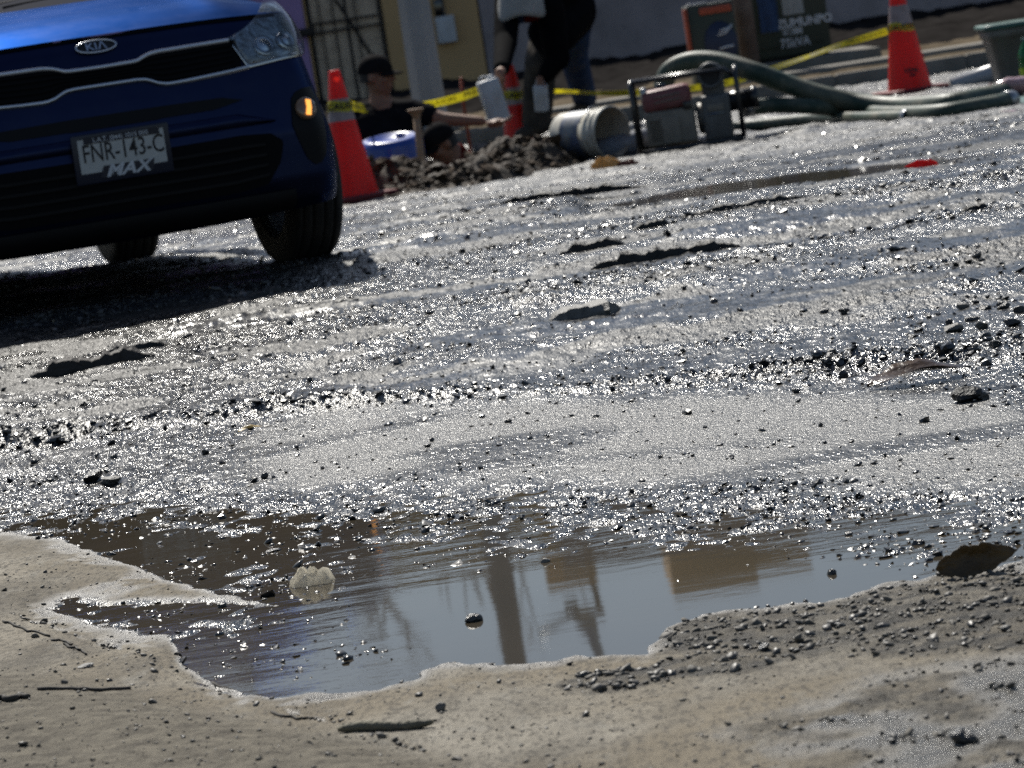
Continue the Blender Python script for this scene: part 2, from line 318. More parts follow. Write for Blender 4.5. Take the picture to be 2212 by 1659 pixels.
def ground_mat():
    M = bpy.data.materials.new('wet_road'); M.use_nodes = True; nt = M.node_tree; b = nt.nodes['Principled BSDF']; L = nt.links.new
    tc = N(nt, 'ShaderNodeTexCoord')
    def A(n): x = N(nt, 'ShaderNodeAttribute'); x.attribute_name = n; return x.outputs['Fac']
    def noise(s, det=5, ro=.6, vec=None):
        x = N(nt, 'ShaderNodeTexNoise'); x.inputs['Scale'].default_value = s; x.inputs['Detail'].default_value = det; x.inputs['Roughness'].default_value = ro
        L(vec or tc.outputs['Object'], x.inputs['Vector']); return x.outputs['Fac']
    def rmp(f, a, b_, c, d):
        x = N(nt, 'ShaderNodeMapRange'); x.inputs[1].default_value = a; x.inputs[2].default_value = b_; x.inputs[3].default_value = c; x.inputs[4].default_value = d; L(f, x.inputs[0]); return x.outputs[0]
    def mixc(f, a, c):
        x = N(nt, 'ShaderNodeMix', data_type='RGBA')
        L(f, x.inputs[0])
        for k, s in ((6, a), (7, c)):
            if isinstance(s, tuple): x.inputs[k].default_value = (*s, 1)
            else: L(s, x.inputs[k])
        return x.outputs[2]
    def mixf(f, a, c):
        x = N(nt, 'ShaderNodeMix', data_type='FLOAT'); L(f, x.inputs[0])
        for k, s in ((2, a), (3, c)):
            if isinstance(s, (int, float)): x.inputs[k].default_value = s
            else: L(s, x.inputs[k])
        return x.outputs[0]
    def mth(op, a, c):
        x = N(nt, 'ShaderNodeMath', operation=op)
        for k, s in ((0, a), (1, c)):
            if isinstance(s, (int, float)): x.inputs[k].default_value = s
            else: L(s, x.inputs[k])
        return x.outputs[0]
    mp = N(nt, 'ShaderNodeMapping'); mp.inputs['Scale'].default_value = (1, .35, 1); L(tc.outputs['Object'], mp.inputs['Vector']); st = mp.outputs[0]
    asph = mixc(rmp(noise(45, 6), .35, .65, 0, 1), (.011, .011, .012), (.030, .029, .028))
    band = mixc(rmp(noise(30, 6, .7), .35, .65, 0, 1), (.075, .072, .066), (.20, .192, .176))
    dryc = mixc(rmp(noise(7, 8, .65, st), .35, .65, 0, 1), (.17, .152, .122), (.34, .31, .255))
    dryc = mixc(rmp(noise(2.2, 5, .6), .42, .60, 0, .8), dryc, (.21, .176, .125)); dryc = mixc(rmp(noise(3.7, 7, .7, st), .52, .66, 0, .75), dryc, (.095, .085, .069))
    dryc = mixc(rmp(noise(120, 4, .6, st), .5, .62, 0, .65), dryc, (.075, .068, .058))
    dryc = mixc(rmp(noise(18, 7, .7, st), .55, .68, 0, .6), dryc, (.29, .275, .24))
    humpc = mixc(rmp(noise(26, 7, .7), .35, .65, 0, 1), (.075, .065, .050), (.20, .178, .137))
    crumbc = mixc(rmp(noise(60, 5, .7), .4, .6, 0, 1), (.022, .020, .017), (.105, .095, .077))
    far = mixc(rmp(noise(20, 6), .35, .65, 0, 1), (.045, .045, .044), (.11, .106, .10))
    c = mixc(A('farlane'), asph, far); c = mixc(A('smooth_film'), c, (.030, .031, .034)); c = mixc(A('mudpatch'), c, (.022, .021, .019)); c = mixc(A('band'), c, band); c = mixc(A('dry'), c, dryc); c = mixc(A('hump'), c, humpc); c = mixc(A('crumb'), c, crumbc); c = mixc(mth('MULTIPLY', A('wetmud'), .8), c, (.16, .15, .13))
    c = mixc(mth('MULTIPLY', A('wetfringe'), .5), c, (.10, .092, .08))
    L(c, b.inputs['Base Color'])
    r = rmp(noise(14, 4), .3, .7, .15, .30)
    r = mixf(A('farlane'), r, .40); r = mixf(mth('MULTIPLY', A('mudpatch'), .6), r, .6); r = mixf(A('band'), r, .33); r = mixf(A('dry'), r, .85); r = mixf(A('crumb'), r, .6); r = mixf(A('wetmud'), r, .28); r = mixf(A('wetfringe'), r, .30)
    L(r, b.inputs['Roughness'])
    b.inputs['IOR'].default_value = 1.75; sp_ = mixf(A('mudpatch'), .5, .22); sp_ = mixf(A('band'), sp_, .5); sp_ = mixf(A('dry'), sp_, .10); sp_ = mixf(A('wetfringe'), sp_, .42); sp_ = mixf(A('wetmud'), sp_, .5); sp_ = mixf(A('farlane'), sp_, .35); L(sp_, b.inputs['Specular IOR Level'])
    hgt = mth('ADD', mth('MULTIPLY', noise(46, 3, .55, st), 1.0), mth('MULTIPLY', noise(170, 2, .5, st), .26))
    hgt = mixf(A('band'), hgt, mth('MULTIPLY', noise(120, 3, .6, st), .75)); hgt = mixf(A('dry'), hgt, mth('ADD', mth('MULTIPLY', noise(240, 4, .7), .34), mth('MULTIPLY', noise(60, 4, .6, st), .60)))
    bp = N(nt, 'ShaderNodeBump'); bp.inputs['Distance'].default_value = .022
    sN = mixf(A('smooth_film'), 1.0, .38); sN = mixf(A('band'), sN, .9); sN = mixf(A('dry'), sN, .7); sN = mixf(A('hump'), sN, .7); sN = mixf(A('crumb'), sN, 1.0); sN = mixf(A('wetmud'), sN, .9); L(sN, bp.inputs['Strength'])
    L(hgt, bp.inputs['Height']); L(bp.outputs[0], b.inputs['Normal'])
    return M
me.materials.append(ground_mat())

def water_mat(name, col, tilt=.18, sc=9.0):
    M = bpy.data.materials.new(name); M.use_nodes = True; nt = M.node_tree; b = nt.nodes['Principled BSDF']; L = nt.links.new
    tc = N(nt, 'ShaderNodeTexCoord'); mp = N(nt, 'ShaderNodeMapping'); mp.inputs['Scale'].default_value = (1, 2.4, 1); L(tc.outputs['Object'], mp.inputs['Vector'])
    a = N(nt, 'ShaderNodeTexNoise'); a.inputs['Scale'].default_value = sc; a.inputs['Detail'].default_value = 3; L(mp.outputs[0], a.inputs['Vector'])
    q = N(nt, 'ShaderNodeTexNoise'); q.inputs['Scale'].default_value = 60; q.inputs['Detail'].default_value = 2; L(mp.outputs[0], q.inputs['Vector'])
    ad = N(nt, 'ShaderNodeMath', operation='MULTIPLY_ADD'); L(q.outputs['Fac'], ad.inputs[0]); ad.inputs[1].default_value = .10; L(a.outputs['Fac'], ad.inputs[2])
    bp = N(nt, 'ShaderNodeBump'); ca = N(nt, 'ShaderNodeAttribute'); ca.attribute_name = 'calm'; cm = N(nt, 'ShaderNodeMapRange'); cm.inputs[3].default_value = tilt*11; cm.inputs[4].default_value = tilt; L(ca.outputs['Fac'], cm.inputs[0]); L(cm.outputs[0], bp.inputs['Strength']); bp.inputs['Distance'].default_value = .01; L(ad.outputs[0], bp.inputs['Height']); L(bp.outputs[0], b.inputs['Normal'])
    n2 = N(nt, 'ShaderNodeTexNoise'); n2.inputs['Scale'].default_value = 3; L(tc.outputs['Object'], n2.inputs['Vector'])
    mx = N(nt, 'ShaderNodeMix', data_type='RGBA'); L(n2.outputs['Fac'], mx.inputs[0]); mx.inputs[6].default_value = (*col, 1); mx.inputs[7].default_value = (col[0]*1.5, col[1]*1.45, col[2]*1.35, 1); L(mx.outputs[2], b.inputs['Base Color'])
    b.inputs['Roughness'].default_value = .03; b.inputs['IOR'].default_value = 1.38
    return M
WATER = water_mat('muddy_water', (.045, .038, .028), .010, 5.0)
def sheet(name, pts, z, mt):
    o = mesh(name, [(p[0], p[1], z) for p in pts], [tuple(range(len(pts)))], mt, None, False); o['kind'] = 'structure'; return o
wx, wy = np.meshgrid(np.linspace(-2.4, 2.4, 160), np.linspace(3.9, 7.25, 160)); wm = masks(wx, wy)
o = MB().grid([[Vector((wx[i, j], wy[i, j], 0)) for j in range(160)] for i in range(160)]).build('puddle_water', WATER); o['kind'] = 'structure'; attr(o.data, 'calm', sst(-60, 15, wm['open']))
sp = [gr(u, v, ZW2) for u, v in [(1275, 452), (1330, 462), (1560, 440), (1760, 415), (1960, 392), (2212, 355), (2600, 305), (2600, 255), (2212, 308), (2050, 328), (1900, 342), (1750, 357), (1560, 378), (1420, 404), (1285, 436)]]
sheet('lane_puddle_water', sp, ZW2-.002, WATER)

# ------------------------------------------------------------------ gravel: tens of thousands of wet chips, one mesh of real stones
def ico(sub):
    bm = bmesh.new(); bmesh.ops.create_icosphere(bm, subdivisions=sub, radius=1)
    V = np.array([v.co[:] for v in bm.verts]); bm.verts.index_update(); F = np.array([[v.index for v in f.verts] for f in bm.faces]); bm.free(); return V, F
IC = {1: ico(1), 2: ico(2), 3: ico(3), 4: ico(4)}
def protos(sub, n, seed, rough=.35):
    r = np.random.default_rng(seed); V0, F = IC[sub]; out = []
    for k in range(n):
        f = r.normal(size=(3, 3))*2.1; ph = r.uniform(0, 6, 3)
        d = 1+rough*(np.sin(V0@f[0]+ph[0])*.5+np.sin(V0@f[1]+ph[1])*.35+np.sin(V0@f[2]*1.7+ph[2])*.25)
        V = V0*d[:, None]
        for _ in range(4):                                   # a few broken flat faces
            nn = r.normal(size=3); nn /= np.linalg.norm(nn); c = r.uniform(.35, .7); q = V@nn; V = V-np.outer(np.maximum(0, q-c), nn)
        out.append(V*np.array([r.uniform(.7, 1.35), r.uniform(.7, 1.35), r.uniform(.35, .75)]))
    return out, F
def scatter(name, X, Y, Z, size, mt, sub=1, seed=1, flat=False, parent=None, lift=.25, tone=None, rough=.35):
    r = np.random.default_rng(seed); PR, F = protos(sub, 14, seed, rough); n = len(X); k = r.integers(0, 14, n)
    PV = np.stack(PR)[k]; a = r.uniform(0, 2*np.pi, n); tl = r.normal(0, .25, (n, 2))
    ca, sa = np.cos(a), np.sin(a); x = PV[:, :, 0]*ca[:, None]-PV[:, :, 1]*sa[:, None]; y = PV[:, :, 0]*sa[:, None]+PV[:, :, 1]*ca[:, None]; z = PV[:, :, 2]+x*tl[:, :1]+y*tl[:, 1:]
    V = np.stack([x*size[:, None]+X[:, None], y*size[:, None]+Y[:, None], z*size[:, None]+Z[:, None]+size[:, None]*lift], -1)
    nv = V.shape[1]; FF = (F[None]+np.arange(n)[:, None, None]*nv).reshape(-1, 3).astype(np.int32)
    me = bpy.data.meshes.new(name); co = V.reshape(-1, 3).astype(np.float32); me.vertices.add(len(co)); me.vertices.foreach_set('co', co.ravel())
    me.loops.add(FF.size); me.loops.foreach_set('vertex_index', FF.ravel()); me.polygons.add(len(FF)); me.polygons.foreach_set('loop_start', np.arange(len(FF), dtype=np.int32)*3)
    me.polygons.foreach_set('use_smooth', np.full(len(FF), not flat)); me.update(calc_edges=True)
    attr(me, 'tone', np.repeat(r.random(n) if tone is None else tone, nv))
    me.materials.append(mt); o = bpy.data.objects.new(name, me); link(o, parent); o['kind'] = 'stuff'; return o
def chip_mat(name, c0, c1, r0=.20, r1=.40, bump=.3):
    M = bpy.data.materials.new(name); M.use_nodes = True; nt = M.node_tree; b = nt.nodes['Principled BSDF']; L = nt.links.new
    a = N(nt, 'ShaderNodeAttribute'); a.attribute_name = 'tone'; tc = N(nt, 'ShaderNodeTexCoord')
    nz = N(nt, 'ShaderNodeTexNoise'); nz.inputs['Scale'].default_value = 180; nz.inputs['Detail'].default_value = 4; L(tc.outputs['Object'], nz.inputs['Vector'])
    ad = N(nt, 'ShaderNodeMath', operation='MULTIPLY_ADD'); L(nz.outputs['Fac'], ad.inputs[0]); ad.inputs[1].default_value = .6; L(a.outputs['Fac'], ad.inputs[2])
    r = N(nt, 'ShaderNodeMapRange'); r.inputs[1].default_value = .1; r.inputs[2].default_value = 1.5; L(ad.outputs[0], r.inputs[0])
    mx = N(nt, 'ShaderNodeMix', data_type='RGBA'); L(r.outputs[0], mx.inputs[0]); mx.inputs[6].default_value = (*c0, 1); mx.inputs[7].default_value = (*c1, 1); L(mx.outputs[2], b.inputs['Base Color'])
    rr = N(nt, 'ShaderNodeMapRange'); rr.inputs[3].default_value = r0; rr.inputs[4].default_value = r1; L(a.outputs['Fac'], rr.inputs[0]); L(rr.outputs[0], b.inputs['Roughness'])
    bp = N(nt, 'ShaderNodeBump'); bp.inputs['Strength'].default_value = bump; bp.inputs['Distance'].default_value = .002; L(nz.outputs['Fac'], bp.inputs['Height']); L(bp.outputs[0], b.inputs['Normal'])
    b.inputs['IOR'].default_value = 1.5; b.inputs['Specular IOR Level'].default_value = .8
    return M
CHIP = chip_mat('wet_asphalt_chip', (.010, .010, .011), (.055, .053, .05))
DRYCHIP = chip_mat('dry_mud_crumb', (.025, .022, .018), (.15, .135, .11), .45, .9, .8)
nc = 330000
yy = 3.3+(27-3.3)*rng.random(nc)**.75; xx = (rng.random(nc)*2-1)*.245*yy
Mc = masks(xx, yy); dr = sst(-4, 12, Mc['dry']); pu = sst(-40, 60, Mc['pud'])*(1-dr)*(yy < 9); op = sst(-50, 10, Mc['open'])*(1-dr); ba = sst(-30, 30, Mc['band'])
clump = .25+1.5*sst(-.15, .45, pn(xx*1.3, yy*1.6, 41))+.8*sst(0, .5, pn(xx*6, yy*4, 42))
clump = clump*(.35+1.6*sst(-.05, .35, pn(xx*.9+.1*yy, yy*3.2, 46)))
dens = (1-dr)*(1-pu)*(1-.9*ba)*650*clump*(1-.80*sst(10.5, 16, yy)) + pu*(1-op)*2300*clump*(.5+.5*sst(230, 70, Mc['pud'])) + pu*op*14 + ba*(1-dr)*150 + Mc['ridge']*(1-dr)*2600
dens *= np.where((Mc['strip'] > -4) & (yy > 11), .02, 1)
pdf = .75**-1*((yy-3.3)/(27-3.3)+1e-4)**(1/.75-1)/(27-3.3)*nc/(.49*yy)          # candidates per square metre
keep = rng.random(nc) < dens/pdf
size = np.exp(rng.normal(math.log(.0030), .5, nc))*(1+.05*(yy-4)); size = np.clip(size*(1+.7*Mc['ridge']), .0015, .018)
X, Y, Sz = xx[keep], yy[keep], size[keep]; Z = height(X, Y); Z = np.where((Y < 7.3) & (Z < 0) & (rng.random(len(X)) < .75), np.maximum(Z, -.30*Sz), Z)
inpit = (X < .1) & (X > -2.3) & (Y > 19.5) & (Y < 22.6); X, Y, Z, Sz = X[~inpit], Y[~inpit], Z[~inpit], Sz[~inpit]
print('gravel', len(X))
hf = rng.random(len(X)) < .5
scatter('gravel', X[hf], Y[hf], Z[hf], Sz[hf], CHIP, 1, 51)
scatter('gravel', X[~hf], Y[~hf], Z[~hf], Sz[~hf], CHIP, 1, 57, flat=True)
# dry crumbs on the concrete
nc = 120000
yy = 3.2+2.9*rng.random(nc); xx = (rng.random(nc)*2-1)*.26*yy; Mc = masks(xx, yy); dr = sst(0, 12, Mc['dry'])
cr = np.maximum(sst(-8, 25, Mc['grit'])*.8, np.maximum(sst(-5, 12, Mc['c1'])*1.3, .5*sst(-20, 60, Mc['c2'])*sst(-.1, .4, pn(xx*9, yy*12, 44))))
dens = dr*(1400+6500*sst(20, 3, Mc['crack'])*sst(-.2, .4, pn(xx*7, yy*6, 48))+900*sst(0, 60, Mc['hump'])*sst(-.3, .4, pn(xx*5, yy*7, 47))+8000*cr*sst(-.3, .35, pn(xx*14, yy*16, 45)))
keep = rng.random(nc) < dens/(nc/(2.9*.52*4.6)); X, Y = xx[keep], yy[keep]; Sz = np.clip(np.exp(rng.normal(math.log(.0013), .6, len(X)))*(1+1.5*cr[keep]+.8*sst(20, 3, Mc['crack'][keep])), .0006, .009)
print('crumbs', len(X))
scatter('mud_crumbs', X, Y, height(X, Y), Sz, DRYCHIP, 1, 52)

# ------------------------------------------------------------------ the blue car
PAINT = mat('blue_metallic_paint', (.018, .026, .068), .42, 1.0, .10, 3, coat=.06, spec=.5, dirt=(.07, .065, .06), dscale=6, damt=.10)
PAINT.node_tree.nodes['Principled BSDF'].inputs['Specular Tint'].default_value = (.42, .46, .58, 1)
PLASTIC = mat('black_trim_plastic', (.006, .006, .007), .6, 0, .2, 20, spec=.2)
GRILLE = mat('grille_black', (.005, .005, .006), .8, 0, .3, 40, spec=.12)
CHROME = mat('satin_chrome', (.62, .64, .68), .22, 1.0, .08, 10)
RUBBER = mat('tyre_rubber', (.012, .012, .012), .75, 0, .4, 15, bump=.3, bscale=90, dirt=(.06, .05, .04), dscale=8, damt=.5)
ALLOY = mat('alloy_grey', (.35, .36, .37), .35, .9, .2, 12)
GLASSD = mat('dark_glass', (.01, .012, .014), .04, 0, .1, 3, spec=.8)
UNDER = mat('underbody', (.008, .008, .008), .8)
PLATEW = mat('plate_white', (.55, .55, .53), .5, 0, .08, 30)
INKB = mat('print_black', (.012, .012, .014), .6)
INKW = mat('print_white', (.62, .63, .66), .5)
FRAMEB = mat('plate_frame_navy', (.006, .009, .025), .35)
REFL = mat('headlamp_reflector', (.42, .44, .46), .25, .8, .8, 22, bump=.6, bscale=35)
AMBER = mat('amber_lamp_lit', (.8, .30, .05), .3, emit=(1.0, .42, .08), estr=1.4)
LAMPG = mat('lamp_amber_glass', (.25, .14, .08), .12, 0, .3, 60, coat=.6)
def lens_mat():
    M = bpy.data.materials.new('clear_lens'); M.use_nodes = True; nt = M.node_tree; L = nt.links.new
    for n in list(nt.nodes):
        if n.type != 'OUTPUT_MATERIAL': nt.nodes.remove(n)
    tr = N(nt, 'ShaderNodeBsdfTransparent'); tr.inputs[0].default_value = (.86, .9, .92, 1); gl = N(nt, 'ShaderNodeBsdfGlossy'); gl.inputs['Roughness'].default_value = .05
    fr = N(nt, 'ShaderNodeLayerWeight'); fr.inputs[0].default_value = .35; mx = N(nt, 'ShaderNodeMixShader')
    tc = N(nt, 'ShaderNodeTexCoord'); nz = N(nt, 'ShaderNodeTexNoise'); nz.inputs['Scale'].default_value = 25; L(tc.outputs['Object'], nz.inputs['Vector'])
    ml = N(nt, 'ShaderNodeMath', operation='MULTIPLY'); L(fr.outputs['Fresnel'], ml.inputs[0]); rr = N(nt, 'ShaderNodeMapRange'); rr.inputs[3].default_value = .7; rr.inputs[4].default_value = 1.3; L(nz.outputs['Fac'], rr.inputs[0]); L(rr.outputs[0], ml.inputs[1])
    L(ml.outputs[0], mx.inputs[0]); L(tr.outputs[0], mx.inputs[1]); L(gl.outputs[0], mx.inputs[2]); L(mx.outputs[0], nt.nodes['Material Output'].inputs['Surface'])
    return M
LENS = lens_mat()

TH = math.radians(19); REAR = Vector((-math.sin(TH), math.cos(TH), 0)); SIDE = Vector((math.cos(TH), math.sin(TH), 0))
_w = at(645, 563, 11.65); CARN = _w - SIDE*.755 - REAR*.80 + SIDE*.018; CARN.z = float(zroad(11.3))+.006
car = thing('parked_car', 'blue hatchback with chrome-edged grille and amber lamp lit beside orange cone', 'car', CARN, TH)
car.rotation_euler = (math.radians(-.9), 0, TH)
def kz(z): return 1+.07*min(1.3, max(0, (z-.4)/.35))
def plan(s, z):
    s = abs(s)*kz(z); return .12*(s/.8)**2+.55*(max(0, s-.65)/.20)**2.2
def prof(z): return float(np.interp(z, [.17, .20, .24, .30, .45, .55, .62, .72, .80, .84, .9], [.13, .085, .03, .0, -.01, .012, .03, .06, .095, .13, .2]))
def fas(s, z, off=0.0):
    """point on the front fascia; off > 0 stands proud of it"""
    e = .004; y = plan(s, z)+prof(z)
    n = Vector(((plan(s+e, z)-plan(s-e, z))/(2*e), -1, (plan(s, z+e)+prof(z+e)-plan(s, z-e)-prof(z-e))/(2*e))).normalized()
    return Vector((s, y, z)) + n*off
AXF, AXR, RW = .80, 3.38, .302
def in_arch(b, z): return (b-AXF)**2+(z-RW)**2 < .345**2 or (b-AXR)**2+(z-RW)**2 < .345**2
def ztop(t): return .836 - .004*abs(t) - .022*max(0, abs(t)-.45)
fb = MB(); rows = []
NZ = 54; NSg = 110
for i in range(NZ+1):
    r = []
    for j in range(NSg+1):
        tt = -1+2*j/NSg; zb = .19+.035*abs(tt)**3; z = zb+(ztop(tt)-zb)*i/NZ; s = tt*.858/kz(z); r.append(fas(s, z))
    rows.append(r)
V = [p for r in rows for p in r]; n = NSg+1
Fc = []
for i in range(NZ):
    for j in range(NSg):
        c = (rows[i][j]+rows[i+1][j+1])/2
        if abs(c.x) > .55 and in_arch(c.y, c.z): continue
        Fc.append((i*n+j, i*n+j+1, (i+1)*n+j+1, (i+1)*n+j))
fb.add(V, Fc)
# sides with wheel arches
for sg in (-1, 1):
    rows2 = []
    bs = np.linspace(.60, 3.98, 90); zs = np.linspace(.24, .93, 26)
    for b_ in bs:
        r = []
        for z in zs:
            hw = .862-.055*max(0, (z-.55)/.4)**1.5-.03*max(0, (.35-z)/.15)
            hw -= .16*max(0, (b_-3.3)/.7)**2.2 + .05*max(0, (.95-b_)/.35)**2
            zz = z if z < .8 else .8+(z-.8)*(.35 if b_ < .75 else min(1, .35+(b_-.75)*1.2))
            r.append(Vector((sg*hw, b_, zz)))
        rows2.append(r)
    V = [p for r in rows2 for p in r]; nn = len(zs); F = []
    for i in range(len(bs)-1):
        for j in range(nn-1):
            c = (rows2[i][j]+rows2[i+1][j+1])/2
            if in_arch(c.y, c.z) or (c.z < .27 and c.y < 1): continue
            F.append((i*nn+j, (i+1)*nn+j, (i+1)*nn+j+1, i*nn+j+1))
    fb.add(V, F)
# tail, roof and pillars
def belt(b): return .862-.055*1.0-.16*max(0, (b-3.3)/.7)**2.2
tail = []
for z in np.linspace(.26, .98, 12):
    w_ = .72 if z < .93 else .70; tail.append([Vector((s*w_, 3.98+.10*(1-s*s)-.05*max(0, z-.7)/.3, z)) for s in np.linspace(-1, 1, 17)])
fb.grid(tail)
roof = [[Vector((s*.60*(1-.02*abs(b-2.4)), b, 1.45-.05*s*s-.045*((b-2.45)/.75)**2)) for s in np.linspace(-1, 1, 17)] for b in np.linspace(1.75, 3.3, 12)]
fb.grid(roof)
for sg in (-1, 1):
    for (p, q, r_) in [((.70, 1.10, .98), (.585, 1.78, 1.39), .032), ((.735, 2.25, .95), (.60, 2.25, 1.40), .03), ((.71, 3.55, .96), (.58, 3.3, 1.37), .06), ((.58, 1.75, 1.395), (.58, 3.3, 1.37), .03)]:
        fb.tube([(sg*p[0], p[1], p[2]), (sg*q[0], q[1], q[2])], r_, 8)
body = fb.build('body', PAINT, car); autosmooth(body, 40)
# bonnet: from the crease above the grille back to the windscreen
hb = []
for i in range(31):
    f = i/30; r = []
    for j in range(61):
        tt = -1+2*j/60; top = fas(tt*.80/kz(.83), ztop(tt), .004)
        bb = top.y+(1.08-.10*tt*tt-top.y)*f
        zc = np.interp(f, [0, .06, .15, .3, .6, 1], [.842, .868, .897, .925, .962, .995])
        z = zc - .075*abs(tt)**3.2*(.25+.75*min(1, f*3)) + .012*math.exp(-((abs(tt)-.62)/.09)**2)*min(1, f*4)*(1-f*.3)
        w_ = top.x+(tt*.745-top.x)*f**.8
        r.append(Vector((w_, bb, z)))
    hb.append(r)
o = MB().grid(hb).build('bonnet', PAINT, car); o['label'] = 'bonnet with bright sky reflections'
# underside: dark tray so no daylight shows through the bay
ub = MB().box((0, 2.2, .36), (1.30, 3.4, .16)).box((0, .42, .40), (1.14, .50, .28)).box((-.30, .9, .26), (.34, .5, .05)).box((.2, 1.4, .27), (.12, 1.6, .07))
ub.build('underbody', UNDER, car, False)
# windscreen, other glass
o = MB().grid([[Vector((s*(.68+(.57-.68)*f), 1.06+.06*(1-abs(s))*0+.72*f-.08*(1-s*s), .985+.41*f-.03*s*s)) for s in np.linspace(-1, 1, 21)] for f in np.linspace(0, 1, 10)]).build('windscreen', GLASSD, car)
o = MB().grid([[Vector((s*(.69+(.56-.69)*f), 3.92-.62*f+.05*(1-s*s), .96+.42*f)) for s in np.linspace(-1, 1, 15)] for f in np.linspace(0, 1, 8)]).build('rear_window', GLASSD, car)
for sg in (-1, 1):
    MB().grid([[Vector((sg*(.745+(.585-.745)*f), 1.2+.55*f+(3.5-1.2-.75*f)*g_, .94+.44*f)) for g_ in np.linspace(0, 1, 12)] for f in np.linspace(0, 1, 6)]).build('side_window', GLASSD, car)
    mr = MB().ball((sg*.93, 1.42, 1.02), 1, 2, (.11, .06, .075)).tube([(sg*.80, 1.45, .97), (sg*.90, 1.43, 1.0)], .025, 8).build('door_mirror', PAINT, car)
    wp = MB().tube([(sg*.12-.2, 1.02, 1.0), (sg*.12+.1, 1.06, 1.02), (sg*.12+.42, 1.16, 1.06)], .011, 6).build('wiper', PLASTIC, car)
MB().grid([[Vector((s*.70, .99+.10*f, .972+.03*f-.03*s*s)) for s in np.linspace(-1, 1, 17)] for f in (0, .5, 1)]).build('cowl_panel', PLASTIC, car)
# ribbons that follow the fascia between a lower and an upper edge
def ribbon(name, ss, lo, hi, off, mt, parent, nz=6, edge=.0, thick=None):
    b = MB(); R_ = []
    for k in range(nz+1):
        f = k/nz; R_.append([fas(s, lo(s)+(hi(s)-lo(s))*f, off+edge*(1-(2*f-1)**2)) for s in ss])
    b.grid(R_)
    if thick:
        for k in (0, nz):
            b.grid([[R_[k][j] for j in range(len(ss))], [fas(s, lo(s) if k == 0 else hi(s), off-thick) for s in ss]])
        for j in (0, len(ss)-1):
            b.grid([[R_[k][j] for k in range(nz+1)], [fas(ss[j], lo(ss[j])+(hi(ss[j])-lo(ss[j]))*k/nz, off-thick) for k in range(nz+1)]])
    return recalc(b.build(name, mt, parent))
def itp(xs, ys): return lambda s: float(np.interp(abs(s), xs, ys))
gu = itp([0, .10, .118, .135, .152, .165, .19, .27, .42, .48], [.737, .738, .740, .747, .753, .756, .759, .760, .762, .764])
gl = itp([0, .10, .128, .145, .165, .19, .21, .275, .40, .46, .48], [.681, .681, .678, .671, .661, .655, .654, .656, .663, .668, .670])
sA = np.linspace(-.455, .455, 141)
grl = ribbon('grille', sA, gl, gu, .003, GRILLE, car, 8)
for k in range(5):
    f0 = .12+.17*k
    ribbon('slat', np.linspace(-.43, .43, 91), lambda s: gl(s)+(gu(s)-gl(s))*f0, lambda s: gl(s)+(gu(s)-gl(s))*(f0+.07), .009, GRILLE, grl, 2, thick=.006)
sC = np.linspace(-.43, .43, 161)
ribbon('chrome_trim', sC, lambda s: gu(s)-.0075, lambda s: gu(s)+.0075, .006, CHROME, grl, 4, .007, .008)
sC = np.linspace(-.475, .475, 161)
ribbon('chrome_trim', sC, lambda s: gl(s)-.0075, lambda s: gl(s)+.0075, .006, CHROME, grl, 4, .007, .008)
# upper air slot, lower intake, blue bar with a highlight edge between them
su = itp([0, .14, .36, .41, .43], [.590, .590, .587, .575, .572]); sl_ = itp([0, .14, .15, .33, .41, .43], [.55, .55, .552, .553, .567, .571])
ribbon('air_slot', np.linspace(-.43, .43, 91), sl_, su, .003, PLASTIC, car, 4)
lu = itp([0, .17, .40, .50, .535], [.462, .458, .460, .452, .425]); ll = itp([0, .356, .467, .52, .535], [.286, .284, .295, .36, .41])
lg = ribbon('lower_intake', np.linspace(-.535, .535, 121), ll, lu, .003, GRILLE, car, 8)
for k in range(4):
    f0 = .16+.2*k
    ribbon('slat', np.linspace(-.47, .47, 91), lambda s: ll(s)+(lu(s)-ll(s))*f0, lambda s: ll(s)+(lu(s)-ll(s))*(f0+.06), .012, PLASTIC, lg, 2, thick=.01)
ribbon('bumper_blade', np.linspace(-.52, .52, 91), lambda s: .486, lambda s: .528-.03*max(0, abs(s)-.40)/.1, .004, PAINT, car, 6, .012)
ribbon('lip', np.linspace(-.56, .56, 91), lambda s: .205, lambda s: .268, .004, PLASTIC, car, 4, .012)
ribbon('bonnet_gap', np.linspace(-.62, .62, 91), lambda s: ztop(s/.8)-.007, lambda s: ztop(s/.8)-.001, .0035, GRILLE, car, 2)
